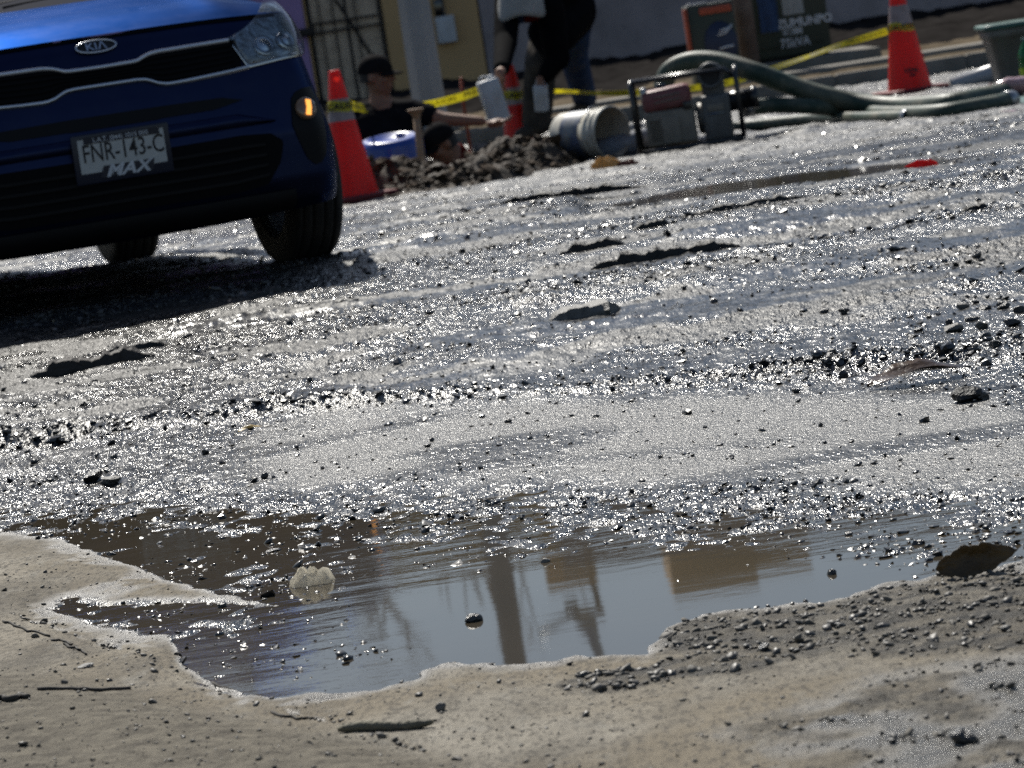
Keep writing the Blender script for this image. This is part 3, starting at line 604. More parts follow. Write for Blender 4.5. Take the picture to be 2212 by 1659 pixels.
# headlights and fog-lamp pods
hx = [.431, .453, .473, .531, .565, .598, .63, .656, .69, .715, .73]
hu_ = itp(hx, [.768, .776, .783, .810, .838, .868, .866, .855, .825, .785, .74]); hl_ = itp(hx, [.764, .713, .668, .673, .676, .679, .681, .682, .683, .69, .72])
pw = itp([.58, .595, .615, .64, .66, .685, .70, .71], [.47, .55, .570, .578, .58, .578, .545, .49]); pl_ = itp([.58, .595, .615, .64, .66, .685, .70, .71], [.46, .41, .355, .332, .335, .36, .42, .48])
for sg in (1, -1):
    ssv = [sg*x for x in np.linspace(.431, .73, 34)]
    h = ribbon('headlight', ssv, hl_, hu_, .002, REFL, car, 12)
    lens = ribbon('lens', ssv, hl_, hu_, .012, LENS, h, 12, .012)
    b = MB()
    for (cx, cz, rr_) in ((.545, .728, .036), (.625, .735, .034)):
        c = fas(sg*cx, cz, .003); b.lathe([(rr_, -.004), (rr_*.92, .010), (rr_*.8, .006), (rr_*.5, .012), (.002, .014)], 20, Matrix.Translation(c) @ Vector((0, 0, 1)).rotation_difference(fas(sg*cx, cz, 1)-fas(sg*cx, cz, 0)).to_matrix().to_4x4())
    b.build('projector', CHROME, h)
    ribbon('lamp_surround', [sg*x for x in np.linspace(.44, .725, 30)], lambda s: hl_(s)-.002, lambda s: hl_(s)+.012, .006, CHROME, h, 2, .003)
    pod = ribbon('fog_lamp_pod', [sg*x for x in np.linspace(.58, .71, 24)], pl_, pw, .003, PLASTIC, car, 12)
    c = fas(sg*.636, .512, .004); M_ = Matrix.Translation(c) @ Vector((0, 0, 1)).rotation_difference(fas(sg*.636, .512, 1)-fas(sg*.636, .512, 0)).to_matrix().to_4x4()
    fl = MB().lathe([(.036, -.004), (.036, .008), (.031, .011), (.02, .014), (.001, .015)], 24, M_).build('fog_lamp', LAMPG, pod)
    if sg > 0:
        fl2 = MB().add([M_ @ Vector(p) for p in [(-.007, -.026, .016), (.012, -.026, .016), (.014, 0, .0175), (.012, .026, .016), (-.007, .026, .016), (-.004, 0, .0175)]], [(0, 1, 2, 5), (5, 2, 3, 4)]).build('lit_filament', AMBER, pod); fl2['label'] = 'lit amber turn signal'
# emblem
em = MB(); cx, cz = 0.0, .802
prof_e = []
for k in range(48):
    a = 2*math.pi*k/48; prof_e.append(fas(cx+.064*math.cos(a), cz+.018*math.sin(a), .008))
em.tube(prof_e, .0032, 8, closed=True)
emb = em.build('emblem', CHROME, car)
MB().add([fas(cx+.062*math.cos(2*math.pi*k/40), cz+.0165*math.sin(2*math.pi*k/40), .005) for k in range(40)], [tuple(range(40))]).build('emblem_plate', INKB, emb)
def on_fascia(txt, size, cx, cz, off, mt, parent, name, shear=0, bold=0, sx=1.0, depth=.0):
    V, F = text_vf(txt, size, shear, bold, sx); b = MB().add([fas(cx+x, cz+y, off) for x, y in V], F); return b.build(name, mt, parent, False)
V_, F_ = text_vf('KI\u039b', .030, 0, .0004, 1.45); MB().add([fas(cx+x, cz+y-.0005, .0085) for x, y in V_], F_).build('lettering', CHROME, emb, False)
# licence plate in a dealer frame
pf = MB().box((0, -.020, .462), (.312, .012, .156), (math.radians(4), 0, 0), .004).build('plate_frame', FRAMEB, car)
pc = Vector((0, -.0275, .468)); PM = Matrix.Translation(pc) @ Euler((math.radians(94), 0, 0)).to_matrix().to_4x4()
lp = MB().add([PM @ Vector(p) for p in [(-.138, -.050, 0), (.138, -.050, 0), (.138, .056, 0), (-.138, .056, 0)]], [(0, 1, 2, 3)]).build('license_plate', PLATEW, car, False)
def on_plate(txt, size, x0, y0, mt, name, shear=0, bold=0, sx=1.0, h=.001):
    V, F = text_vf(txt, size, shear, bold, sx); return MB().add([PM @ Vector((x0+x, y0+y, h)) for x, y in V], F).build(name, mt, lp, False)
on_plate('FNR-143-C', .080, .004, .008, INKB, 'plate_number', 0, .0004, .70)
MB().add([PM @ Vector(p) for p in [(-.118, .040, .0012), (.125, .040, .0012), (.125, .062, .0012), (-.118, .062, .0012)]], [(0, 1, 2, 3)]).build('frame_top_bar', FRAMEB, lp, False)
on_plate('L.A.T. (844) 1015 000', .020, .0, .050, INKW, 'frame_print', 0, .0002, 1.0, .002)
MB().add([PM @ Vector(p) for p in [(-.080, -.068, .0012), (.088, -.068, .0012), (.098, -.033, .0012), (-.066, -.033, .0012)]], [(0, 1, 2, 3)]).build('frame_badge', FRAMEB, lp, False)
on_plate('MAX', .052, .008, -.052, INKW, 'frame_name', .35, .0016, 1.25, .002)
# wheels
def wheel(x, b_, steer=0):
    sg = 1 if x > 0 else -1
    Mw = Matrix.Translation((x, b_, RW)) @ Matrix.Rotation(steer, 4, 'Z') @ Matrix.Rotation(math.pi/2*sg, 4, 'Y')
    e = bpy.data.objects.new('wheel', None); e.empty_display_size = .05; link(e, car)
    pr = [(.205, -.088), (.25, -.094), (.285, -.090), (.298, -.076)]
    for g_ in (-.055, -.02, .02, .055): pr += [(.3015, g_-.012), (.3015, g_-.004), (.294, g_-.003), (.294, g_+.003), (.3015, g_+.004), (.3015, g_+.012)]
    pr += [(.298, .076), (.285, .090), (.25, .094), (.205, .088)]
    MB().lathe(pr, 72, Mw).build('tyre', RUBBER, e)
    b = MB().lathe([(.208, -.08), (.198, -.06), (.19, .05), (.205, .082)], 40, Mw)
    for k in range(7):
        a = 2*math.pi*k/7; b.add([Mw @ (Matrix.Rotation(a, 4, 'Z') @ Vector(p)) for p in [(.03, -.03, .06), (.20, -.02, .065), (.20, .02, .065), (.03, .03, .06), (.03, -.03, .03), (.20, -.02, .03), (.20, .02, .03), (.03, .03, .03)]], [(0, 1, 2, 3), (4, 7, 6, 5), (0, 4, 5, 1), (3, 2, 6, 7)])
    b.lathe([(.055, .045), (.05, .072), (.001, .074)], 20, Mw); b.build('rim', ALLOY, e, False)
for x in (-.755, .755): wheel(x, AXF, math.radians(1)); wheel(x, AXR)

# ------------------------------------------------------------------ street furniture and tools
CONE_O = mat('cone_orange_plastic', (.74, .022, .012), .42, 0, .15, 6, dirt=(.10, .06, .04), dscale=9, damt=.35)
CONE_W = mat('cone_reflective_collar', (.36, .28, .28), .5, 0, .12, 15, dirt=(.20, .13, .11), dscale=12, damt=.6)
CONE_B = mat('cone_base_rubber', (.16, .012, .012), .6, 0, .2, 12)
TAPE_Y = mat('caution_tape_yellow', (.72, .62, .015), .25, 0, .1, 20, trans=0.0)
def tape_translucent(M):
    nt = M.node_tree; b = nt.nodes['Principled BSDF']; o = nt.nodes['Material Output']; t = N(nt, 'ShaderNodeBsdfTranslucent'); t.inputs[0].default_value = (.80, .68, .02, 1)
    mx = N(nt, 'ShaderNodeMixShader'); mx.inputs[0].default_value = .35; nt.links.new(b.outputs[0], mx.inputs[1]); nt.links.new(t.outputs[0], mx.inputs[2]); nt.links.new(mx.outputs[0], o.inputs['Surface'])
tape_translucent(TAPE_Y)
def glow(M, col, f):
    nt = M.node_tree; b = nt.nodes['Principled BSDF']; o = nt.nodes['Material Output']; t = N(nt, 'ShaderNodeBsdfTranslucent'); t.inputs[0].default_value = (*col, 1)
    mx = N(nt, 'ShaderNodeMixShader'); mx.inputs[0].default_value = f; nt.links.new(b.outputs[0], mx.inputs[1]); nt.links.new(t.outputs[0], mx.inputs[2]); nt.links.new(mx.outputs[0], o.inputs['Surface'])
glow(CONE_O, (.80, .03, .012), .35)
def cone(label, base, h=.71, tilt=(0, 0), rotz=0, logo=False):
    c = thing('traffic_cone', label, 'traffic cone', base, rotz, 'traffic cones'); c.rotation_euler = (tilt[0], tilt[1], rotz)
    k = h/.71
    def R_(z): return (.138-.108*(z-.03)/.68)*k
    b = MB().lathe([(R_(.03), .030*k), (R_(.05), .05*k), (R_(.40), .40*k), (R_(.55), .55*k), (R_(.70), .695*k), (R_(.70)*.9, .708*k), (R_(.70)*.7, .71*k), (R_(.70)*.62, .69*k)], 40)
    b.build('cone_body', CONE_O, c)
    MB().lathe([(R_(.435)+.0022, .435*k), (R_(.555)+.0022, .555*k)], 40).build('reflective_collar', CONE_W, c)
    MB().box((0, 0, .017*k), (.37*k, .37*k, .034*k), None, .012).build('base', CONE_B, c)
    if logo:
        for (txt, zz, sz) in (('VIAL', .145, .040), ('MX', .115, .022)):
            V, F = text_vf(txt, sz, 0, .002, 1.2); a0 = -math.pi/2-rotz+.12
            MB().add([Vector(((R_(zz+y)+.003)*math.cos(a0+x/R_(zz)), (R_(zz+y)+.003)*math.sin(a0+x/R_(zz)), (zz+y)*k)) for x, y in V], F).build('stamp', INKB, c, False)
    return c
p = gr(766, 437); cone1 = cone('orange cone with dirty white collar standing beside the blue car', (p.x, p.y, float(height(np.array([p.x]), np.array([p.y]))[0])-.004), rotz=.5)
C1 = Vector(cone1.location)
c2y = 23.5; p2_ = at(1108, 200, c2y); cone2 = cone('orange cone half hidden behind the soil heap and the white canister', (p2_.x, c2y, -.165), rotz=.2)
C2 = Vector(cone2.location)
p = gr(1967, 203); cone3 = cone('orange cone with black stamp standing behind the green hose', (p.x, p.y, 0.004), .72, rotz=.35, logo=True)
C3 = Vector(cone3.location)

def tape(label, pts, width, phrase, wraps=()):
    t = thing('caution_tape', label, 'caution tape', (0, 0, 0), 0, 'caution tape runs')
    P = [Vector(q) for q in pts]; fine = []
    for k in range(len(P)-1):                                    # Catmull-Rom
        a, b_, c, d = P[max(k-1, 0)], P[k], P[k+1], P[min(k+2, len(P)-1)]
        for f in np.linspace(0, 1, 14, endpoint=False): fine.append(.5*((2*b_)+(c-a)*f+(2*a-5*b_+4*c-d)*f*f+(3*b_-a-3*c+d)*f**3))
    fine.append(P[-1]); L_ = [0]
    for k in range(1, len(fine)): L_.append(L_[-1]+(fine[k]-fine[k-1]).length)
    def frame(s):
        s = min(max(s, 0), L_[-1]-1e-4); k = min(max(int(np.searchsorted(L_, s))-1, 0), len(fine)-2); f = (s-L_[k])/(L_[k+1]-L_[k]); p = fine[k].lerp(fine[k+1], f); tg = (fine[k+1]-fine[k]).normalized()
        tw = .55*math.sin(s*1.7+.6)+.35*math.sin(s*4.1)
        upv = Vector((0, 0, 1)); upv = (upv-tg*upv.dot(tg)).normalized(); nn = tg.cross(upv); upv = upv*math.cos(tw)+nn*math.sin(tw); nn = tg.cross(upv)
        return p, upv, nn
    ns = max(20, int(L_[-1]/.04)); rows = [[], []]
    for q in np.linspace(0, L_[-1], ns):
        p, uu, nn = frame(q); rows[0].append(p-uu*width/2); rows[1].append(p+uu*width/2)
    MB().grid(rows).build('ribbon', TAPE_Y, t)
    V, F = text_vf(phrase, width*.82, 0, width*.02, 1.25); w_ = max(x for x, y in V)*2+.06
    s0 = w_/2
    while s0 < L_[-1]:
        vv = []
        for x, y in V:
            p, uu, nn = frame(s0+x); vv.append(p+uu*y+nn*(.0012 if nn.y < 0 else -.0012))
        MB().add(vv, F).build('printed_word', INKB, t, False); s0 += w_
    for (cpos, z, r0, wd, a0) in wraps:
        rows = [[], []]
        for a in np.linspace(0, 2*math.pi, 40):
            zz = z+.008*math.sin(a*2); rows[0].append(cpos+Vector((math.cos(a)*(r0+.004), math.sin(a)*(r0+.004), zz-wd/2))); rows[1].append(cpos+Vector((math.cos(a)*(r0-.004), math.sin(a)*(r0-.004), zz+wd/2)))
        MB().grid(rows).build('wrap', TAPE_Y, t)
        V2, F2 = text_vf('PRECAUCION', wd*.85, 0, wd*.02, 1.15); vv = [cpos+Vector((math.cos(a0+x/r0)*(r0+.009), math.sin(a0+x/r0)*(r0+.009), z+y)) for x, y in V2]
        MB().add(vv, F2).build('printed_word', INKB, t, False)
    return t
def rc(z): return .138-.108*(z-.03)/.68
tape('yellow caution tape from the cone beside the car to the cone behind the soil heap', [C1+Vector((.03, .07, .52)), at(800, 245, 20.5)+Vector((0, 1.0, 0)), at(880, 232, 23.2), at(945, 222, 23.5), at(1000, 208, 23.5), at(1040, 196, 23.5), C2+Vector((-.06, .02, .50))], .055, 'PRECAUCION', [(C1, .515, rc(.515)+.004, .055, -1.35), ])
tape('yellow caution tape sagging behind the water pump up to the stamped cone', [C2+Vector((.06, .02, .50)), at(1210, 197, 23.7), at(1300, 202, 23.5), at(1380, 200, 23.2), at(1440, 196, 23.0), at(1530, 186, 22.7), at(1590, 174, 22.5), at(1660, 151, 22.3), at(1740, 124, 22.1), at(1810, 99, 21.9), C3+Vector((-.09, .02, .41))], .042, 'PRECAUCION', [(C2, .50, rc(.50)+.004, .06, -1.3), (C3, .425, rc(.425)+.004, .05, -1.9)])

# ------------------------------------------------------------------ soil heap
SOIL = mat('wet_brown_soil', (.040, .028, .019), .9, 0, .5, 14, bump=.9, bscale=70, dirt=(.10, .08, .06), dscale=6, damt=.5)
hp = thing('soil_heap', 'heap of dug brown soil and clods in front of the trench', 'soil heap', (0, 0, 0))
def heap_h(X, Y):
    A_ = [gr(880, 418), gr(830, 424), gr(960, 414), gr(1050, 400), gr(1130, 380), gr(1190, 362)]
    Hh = [.10, .15, .035, .11, .15, .09]; z = np.zeros_like(X)
    for q, hh in zip(A_, Hh):
        cx, cy = q.x, q.y+.42; z = np.maximum(z, hh*1.25*np.maximum(0, 1-((X-cx)/.34)**2-((Y-cy)/.46)**2))
    return z
gx = np.linspace(-1.1, .75, 150); gy = np.linspace(17.6, 20.2, 150); GX, GY = np.meshgrid(gx, gy)
hz = heap_h(GX, GY); nz_ = .045*pn(GX*5, GY*5, 61)+.03*pn(GX*13, GY*13, 62)+.014*pn(GX*30, GY*30, 63)
hz = np.where(hz > 0, hz+nz_*sst(0, .08, hz), -.10)
MB().grid([[Vector((GX[i, j], GY[i, j], hz[i, j])) for j in range(150)] for i in range(150)]).build('heap_surface', SOIL, hp)
cx = rng.uniform(-1.05, .7, 4200); cy = rng.uniform(17.7, 19.9, 4200); cz = heap_h(cx, cy); kp = (cz > .02) | ((rng.random(4200) < .25) & (heap_h(cx, cy+.15) > 0)); cx, cy, cz = cx[kp], cy[kp], cz[kp]
cs = np.clip(np.exp(rng.normal(math.log(.0105), .65, len(cx))), .008, .075)
CLOD = chip_mat('soil_clod', (.026, .018, .012), (.10, .072, .050), .6, .95, .8)
CLOD.node_tree.nodes['Principled BSDF'].inputs['Specular IOR Level'].default_value = .1
scatter('clods', cx, cy, cz+.03*pn(cx*5, cy*5, 61), cs, CLOD, 2, 64, parent=hp, lift=.2, rough=.8, flat=True)

# ------------------------------------------------------------------ bucket, canisters, barrel, stakes, pipes
BUCKW = mat('bucket_white_plastic', (.60, .58, .50), .45, 0, .08, 10, dirt=(.22, .16, .10), dscale=7, damt=.6)
BUCKIN = mat('bucket_inside_mud', (.50, .45, .38), .7, 0, .2, 8, spec=.2, dirt=(.22, .14, .08), dscale=5, damt=.6)
LABELB = mat('bucket_label_print', (.10, .13, .20), .5, 0, .5, 16, dirt=(.34, .34, .28), dscale=10, damt=.9)
pb = gr(1262, 352); bk = thing('plastic_bucket', 'muddy white plastic bucket lying on its side by the soil heap', 'bucket', (pb.x, pb.y, 0))
Mb = Matrix.Translation((.02, .10, .152)) @ Matrix.Rotation(math.radians(-17), 4, 'Z') @ Matrix.Rotation(math.radians(82), 4, 'Y') @ Matrix.Rotation(.5, 4, 'X')
Mb = Matrix.Translation((.06, .03, .150)) @ Vector((0, 0, 1)).rotation_difference(Vector((.70, -.71, -.03))).to_matrix().to_4x4()
MB().lathe([(.001, -.20), (.125, -.20), (.130, -.19), (.137, .06), (.143, .062), (.143, .075), (.138, .078), (.139, .105), (.146, .107), (.146, .12), (.141, .123), (.142, .148), (.150, .150), (.150, .163), (.143, .166)], 56, Mb).build('bucket_shell', BUCKW, bk)
MB().lathe([(.143, .166), (.138, .16), (.128, -.17), (.115, -.188), (.001, -.19)], 56, Mb).build('bucket_inside', BUCKIN, bk)
MB().lathe([(.1345, -.12), (.1385, .03)], 56, Mb).build('label_band', LABELB, bk)
hl = []
for a in np.linspace(math.pi*.1, math.pi*1.05, 20): hl.append(Mb @ Vector((.152*math.cos(a), .152*math.sin(a), .12-.10*math.sin((a-.3)))))
MB().tube(hl, .003, 6).build('bail_handle', ALLOY, bk)
PIPEG = mat('grey_blue_pipe', (.30, .34, .42), .35, 0, .15, 8, dirt=(.20, .16, .12), dscale=6, damt=.6)
q = gr(1372, 338); pp = thing('drain_pipe', 'short grey pipe offcut lying between the bucket and the pump', 'pipe', (q.x, q.y, 0))
MB().lathe([(.058, -.20), (.064, -.20), (.064, .17), (.058, .17), (.058, -.20)], 28, Matrix.Translation((0, .22, .066)) @ Matrix.Rotation(math.radians(86), 4, 'Y')).build('pipe_wall', PIPEG, pp)
CANW = mat('canister_white', (.52, .54, .57), .45, 0, .08, 12, dirt=(.28, .24, .19), dscale=8, damt=.6)
def canister(label, c, rot, d):
    t = thing('canister', label, 'canister', c); t.rotation_euler = rot
    MB().box((0, 0, 0), d, None, min(d)*.14).build('canister_body', CANW, t)
    MB().lathe([(min(d)*.20, 0), (min(d)*.20, .02), (min(d)*.16, .024), (.001, .024)], 16, Matrix.Translation((d[0]*.18, 0, d[2]/2-.002))).build('spout_cap', CANW, t)
    MB().tube([(-d[0]*.34, 0, d[2]/2-.004), (-d[0]*.30, 0, d[2]/2+.024), (d[0]*.0, 0, d[2]/2+.026), (d[0]*.04, 0, d[2]/2-.004)], .006, 8).build('grip', CANW, t)
    return t
YC = 21.6
canister('tall white canister passed from the bending worker to the man in the trench', at(1066, 219, YC), (0, math.radians(-9), .15), (.135, .12, .285))
canister('small white canister hanging from the right hand of the bending worker', at(1169, 212, 22.7), (.1, math.radians(6), -.3), (.085, .08, .175))
BLUEB = mat('blue_barrel_plastic', (.016, .06, .34), .35, 0, .15, 8, coat=.2)
qb = at(848, 325, 20.1); br = thing('plastic_barrel', 'blue plastic barrel half buried behind the soil heap', 'barrel', (qb.x, 20.15, -.205))
MB().lathe([(.18, 0), (.19, .06), (.19, .30), (.196, .32), (.19, .34), (.19, .44), (.175, .475), (.13, .485), (.12, .472), (.001, .470)], 48, Matrix.Rotation(math.radians(8), 4, 'X')).build('barrel_body', BLUEB, br)
MB().lathe([(.03, 0), (.03, .022), (.001, .024)], 16, Matrix.Translation((.06, -.07, .47))).build('bung', BLUEB, br)
WOODS = mat('stake_wood', (.30, .20, .13), .75, 0, .3, 10, bump=.4, bscale=60)
qs = at(902, 300, 19.55); st = thing('wooden_stake', 'wooden stake with flattened top sticking up beside the blue barrel', 'stake', (qs.x, 19.55, -.02))
a_, b_ = at(911, 350, 19.55)-qs, at(898, 240, 19.55)-qs; off = Vector((0, 0, qs.z+.02))
MB().tube([a_+off-Vector((0, 0, .25)), a_+off, b_+off], [.024, .024, .021], 10).build('shaft', WOODS, st)
MB().lathe([(.020, -.045), (.028, -.015), (.046, .002), (.050, .010), (.046, .014), (.001, .015)], 20, Matrix.Translation(b_+off)).build('mushroomed_head', WOODS, st)
REDROD = mat('red_oxide_rod', (.28, .05, .02), .6, 0, .3, 20)
for (u0, v0, u1, v1, Y_, lb) in ((996, 170, 1003, 236, 23.9, 'thin red rod standing behind the caution tape by the utility pole'), (1535, 160, 1548, 232, 20.2, 'thin red rod standing upright behind the pump engine')):
    a_, b_ = at(u0, v0, Y_), at(u1, v1, Y_); base = b_.copy(); base.z = (0 if Y_ < 24 else .11)-.1
    r_ = thing('marker_rod', lb, 'rod', base); MB().tube([Vector((0, 0, 0)), b_-base, a_-base], .011, 8).build('rod_shaft', REDROD, r_); MB().ball(a_-base, .013, 2).build('rod_cap', REDROD, r_)

# ------------------------------------------------------------------ motor pump
ENG = mat('engine_grey_metal', (.17, .16, .145), .5, .3, .3, 12, dirt=(.10, .085, .07), dscale=9, damt=.6)
ENGR = mat('engine_red_cover', (.22, .065, .07), .5, 0, .2, 9, dirt=(.22, .15, .12), dscale=8, damt=.5)
BEIGE = mat('engine_beige_cover', (.22, .195, .16), .6, 0, .2, 10, dirt=(.13, .11, .09), dscale=8, damt=.5)
PUMPG = mat('pump_cast_grey', (.12, .12, .118), .55, .2, .25, 14, dirt=(.10, .09, .08), dscale=9, damt=.5)
BLK = mat('black_steel', (.008, .008, .009), .3, .0, .2, 15, coat=.3)
q0 = gr(1502, 322); pm = thing('motor_pump', 'small engine water pump in a black tube frame on wet gravel', 'water pump', (q0.x, q0.y+.16, .006), math.radians(-5))
fw_, fd_, fh_ = .285, .19, .40
b = MB()
def hoop(x):
    pts = []
    for (yy_, zz_) in [(-fd_, .02), (-fd_, fh_-.03), (-fd_+.03, fh_), (fd_-.03, fh_), (fd_, fh_-.03), (fd_, .02)]: pts.append((x, yy_, zz_))
    return pts
for x in (-fw_, fw_): b.tube(hoop(x), .013, 10)
for y in (-fd_, fd_): b.tube([(-fw_-.0, y, .016), (fw_, y, .016)], .0135, 10)
b.tube([(-fw_, -fd_+.03, fh_), (fw_-.06, -fd_+.03, fh_), (fw_, -fd_+.03, fh_-.05)], .012, 10); b.tube([(-fw_, fd_-.03, fh_), (fw_-.06, fd_-.03, fh_), (fw_, fd_-.03, fh_-.05)], .012, 10)
for x in (-.16, .16): b.tube([(x, -fd_, .016), (x, fd_, .016)], .012, 8)
b.build('tube_frame', BLK, pm)
e = MB().box((-.10, 0, .13), (.27, .24, .19), None, .015).build('engine_block', BEIGE, pm)
for k in range(7): MB().box((-.185, -.122, .07+k*.017), (.055, .008, .007)).build('cooling_fin', BLK, e, False)
MB().box((-.10, -.125, .115), (.10, .02, .15), None, .008).build('side_cover', BEIGE, e)
MB().box((-.105, 0, .285), (.27, .25, .12), (0, math.radians(-4), 0), .035).build('fuel_tank', ENGR, pm)
for k in range(2): MB().box((-.10, -.128, .275+.028*k), (.15, .006, .007), (0, math.radians(-4), 0)).build('tank_rib', BEIGE, pm)
MB().lathe([(.028, 0), (.028, .022), (.001, .026)], 18, Matrix.Translation((-.13, .02, .345))).build('fuel_cap', BLK, pm)
MB().box((-.225, -.02, .30), (.035, .17, .12), None, .015).build('muffler_guard', ALLOY, pm)
MB().box((.005, -.10, .235), (.05, .06, .045), None, .006).build('carburettor', BLK, pm)
MB().lathe([(.06, 0), (.085, .01), (.085, .05), (.06, .055)], 26, Matrix.Translation((.045, 0, .15)) @ Matrix.Rotation(math.pi/2, 4, 'Y'), True, True).build('flange', ENG, pm)
pbd = MB().box((.155, 0, .145), (.155, .24, .25), None, .02); pbd.box((.155, 0, .315), (.125, .16, .14), None, .03); pbd = pbd.build('pump_body', PUMPG, pm)
MB().box((.155, -.123, .20), (.085, .006, .035), None, .002).build('maker_plate', BEIGE, pbd); MB().box((.155, -.123, .168), (.085, .006, .010)).build('plate_stripe', LABELB, pbd)
Mi = Matrix.Translation((.150, -.06, .375)) @ Matrix.Rotation(math.radians(90), 4, 'X')
inl = MB().lathe([(.072, -.05), (.072, .045), (.066, .052), (.056, .052), (.052, .045), (.052, -.05), (.001, -.05)], 30, Mi).build('inlet_port', PUMPG, pbd)
MB().lathe([(.0515, .036), (.001, .036)], 30, Mi).build('port_shade_disc', INKB, inl)  # black disc just inside the mouth, painting the shade of the opening
MB().lathe([(.055, 0), (.055, .13), (.062, .13), (.062, .17), (.05, .17)], 26, Matrix.Translation((.22, 0, .215)) @ Matrix.Rotation(math.radians(88), 4, 'Y')).build('outlet_coupling', BLK, pm)
MB().lathe([(.05, 0), (.05, .12), (.056, .12), (.056, .15)], 26, Matrix.Translation((-.19, .16, .20))).build('suction_elbow', ENG, pm)
# hoses
def hose_mat(name, c):
    M = mat(name, c, .5, 0, .25, 6, spec=.3, dirt=(.22, .20, .15), dscale=7, damt=.75)
    return M
HOSE = hose_mat('green_hose', (.034, .060, .046))
def hose(label, px, Ys, r, ribs=True):
    P = [at(u, v, y) if y else gr(u, v, r*.92) for (u, v), y in zip(px, Ys)]; fine = []
    for k in range(len(P)-1):
        a, b_, c, d = P[max(k-1, 0)], P[k], P[k+1], P[min(k+2, len(P)-1)]
        for f in np.linspace(0, 1, 40, endpoint=False): fine.append(.5*((2*b_)+(c-a)*f+(2*a-5*b_+4*c-d)*f*f+(3*b_-a-3*c+d)*f**3))
    fine.append(P[-1]); base = Vector((fine[-1].x, fine[-1].y, 0)); t = thing('suction_hose', label, 'hose', base, 0, 'green pump hoses')
    R_ = [r*(1+.022*math.sin(i*2.1)) for i in range(len(fine))]
    MB().tube([p-base for p in fine], R_, 20).build('hose_wall', HOSE, t)
    for s in (0, -1):
        d = (fine[1]-fine[0]) if s == 0 else (fine[-1]-fine[-2]); M_ = Matrix.Translation(fine[s]-base) @ Vector((0, 0, 1)).rotation_difference(d).to_matrix().to_4x4()
        MB().lathe([(r*1.03, -.03), (r*1.14, -.03), (r*1.14, .03), (r*1.03, .03)], 20, M_).build('hose_clamp', ALLOY, t)
    return t
hose('thick green hose arching over the top of the pump and down', [(1440, 262), (1436, 222), (1434, 182), (1452, 150), (1500, 132), (1560, 135), (1630, 156), (1700, 182), (1780, 207), (1860, 223), (1950, 231), (2050, 224), (2120, 211), (2190, 196)], [19.35, 19.35, 19.35, 19.3, 19.2, 19.1, 19.0, 19.0, 18.95, 18.9, 0, 0, 0, 0], .056)
hose('green hose leaving the pump outlet coupling level with the ground', [(1618, 233), (1680, 228), (1762, 231), (1863, 243), (1940, 247), (2030, 243), (2110, 231), (2180, 217)], [18.95, 18.95, 18.9, 0, 0, 0, 0, 0], .044)
hose('green hose lying flat on the gravel right behind the pump frame', [(1560, 281), (1600, 274), (1681, 265), (1780, 256), (1870, 255), (1960, 252)], [0, 0, 0, 0, 0, 0], .034)

# ------------------------------------------------------------------ the far side of the street
DIRT = mat('sandy_verge', (.13, .105, .075), .95, 0, .5, 7, spec=0, bump=1.0, bscale=30, dirt=(.06, .05, .038), dscale=2.5, damt=.7)
CONC = mat('kerb_concrete', (.24, .225, .20), .85, 0, .2, 6, spec=.1, bump=.3, bscale=50, dirt=(.13, .12, .10), dscale=4, damt=.5)
KY = 24.55; VZ = .105
kb = MB()
xs = np.linspace(-30, 30, 61)
o = MB().box((0, KY+.075, .040), (60, .12, .12)).build('kerb', CONC); o['kind'] = 'structure'
for k in range(22):
    ks = MB().box((-8.3+k*.95+random.uniform(-.004, .004), KY+.07+random.uniform(-.004, .004), .045+random.uniform(-.004, .004)), (.935, .14, .13), (0, random.uniform(-.004, .004), random.uniform(-.006, .006)), .014).build('kerb_stone', CONC, o)
gx = np.concatenate([[-300, -80], np.linspace(-9, 12, 180), [80, 300]]); gy = np.concatenate([np.linspace(KY+.14, 33, 110), [36, 41, 60, 200, 600]])
GX, GY = np.meshgrid(gx, gy); vz = VZ+.012*pn(GX*2, GY*1.3, 71)+.010*pn(GX*6, GY*4, 72)-.012*sst(KY+.5, KY+.14, GY)
o = MB().grid([[Vector((GX[i, j], GY[i, j], vz[i, j])) for j in range(len(gx))] for i in range(len(gy))]).build('verge', DIRT); o['kind'] = 'structure'
o = MB().box((2, KY+1.45, VZ+.012), (40, .55, .05), None, .01).build('walk_strip', CONC); o['kind'] = 'structure'
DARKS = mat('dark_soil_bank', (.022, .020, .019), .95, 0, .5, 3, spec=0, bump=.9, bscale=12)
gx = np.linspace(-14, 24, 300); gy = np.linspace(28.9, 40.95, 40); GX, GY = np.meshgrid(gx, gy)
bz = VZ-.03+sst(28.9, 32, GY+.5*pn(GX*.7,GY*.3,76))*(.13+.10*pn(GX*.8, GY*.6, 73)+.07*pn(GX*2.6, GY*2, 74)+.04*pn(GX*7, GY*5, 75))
o = MB().grid([[Vector((GX[i, j], GY[i, j], bz[i, j])) for j in range(300)] for i in range(40)]).build('soil_bank', DARKS); o['kind'] = 'structure'
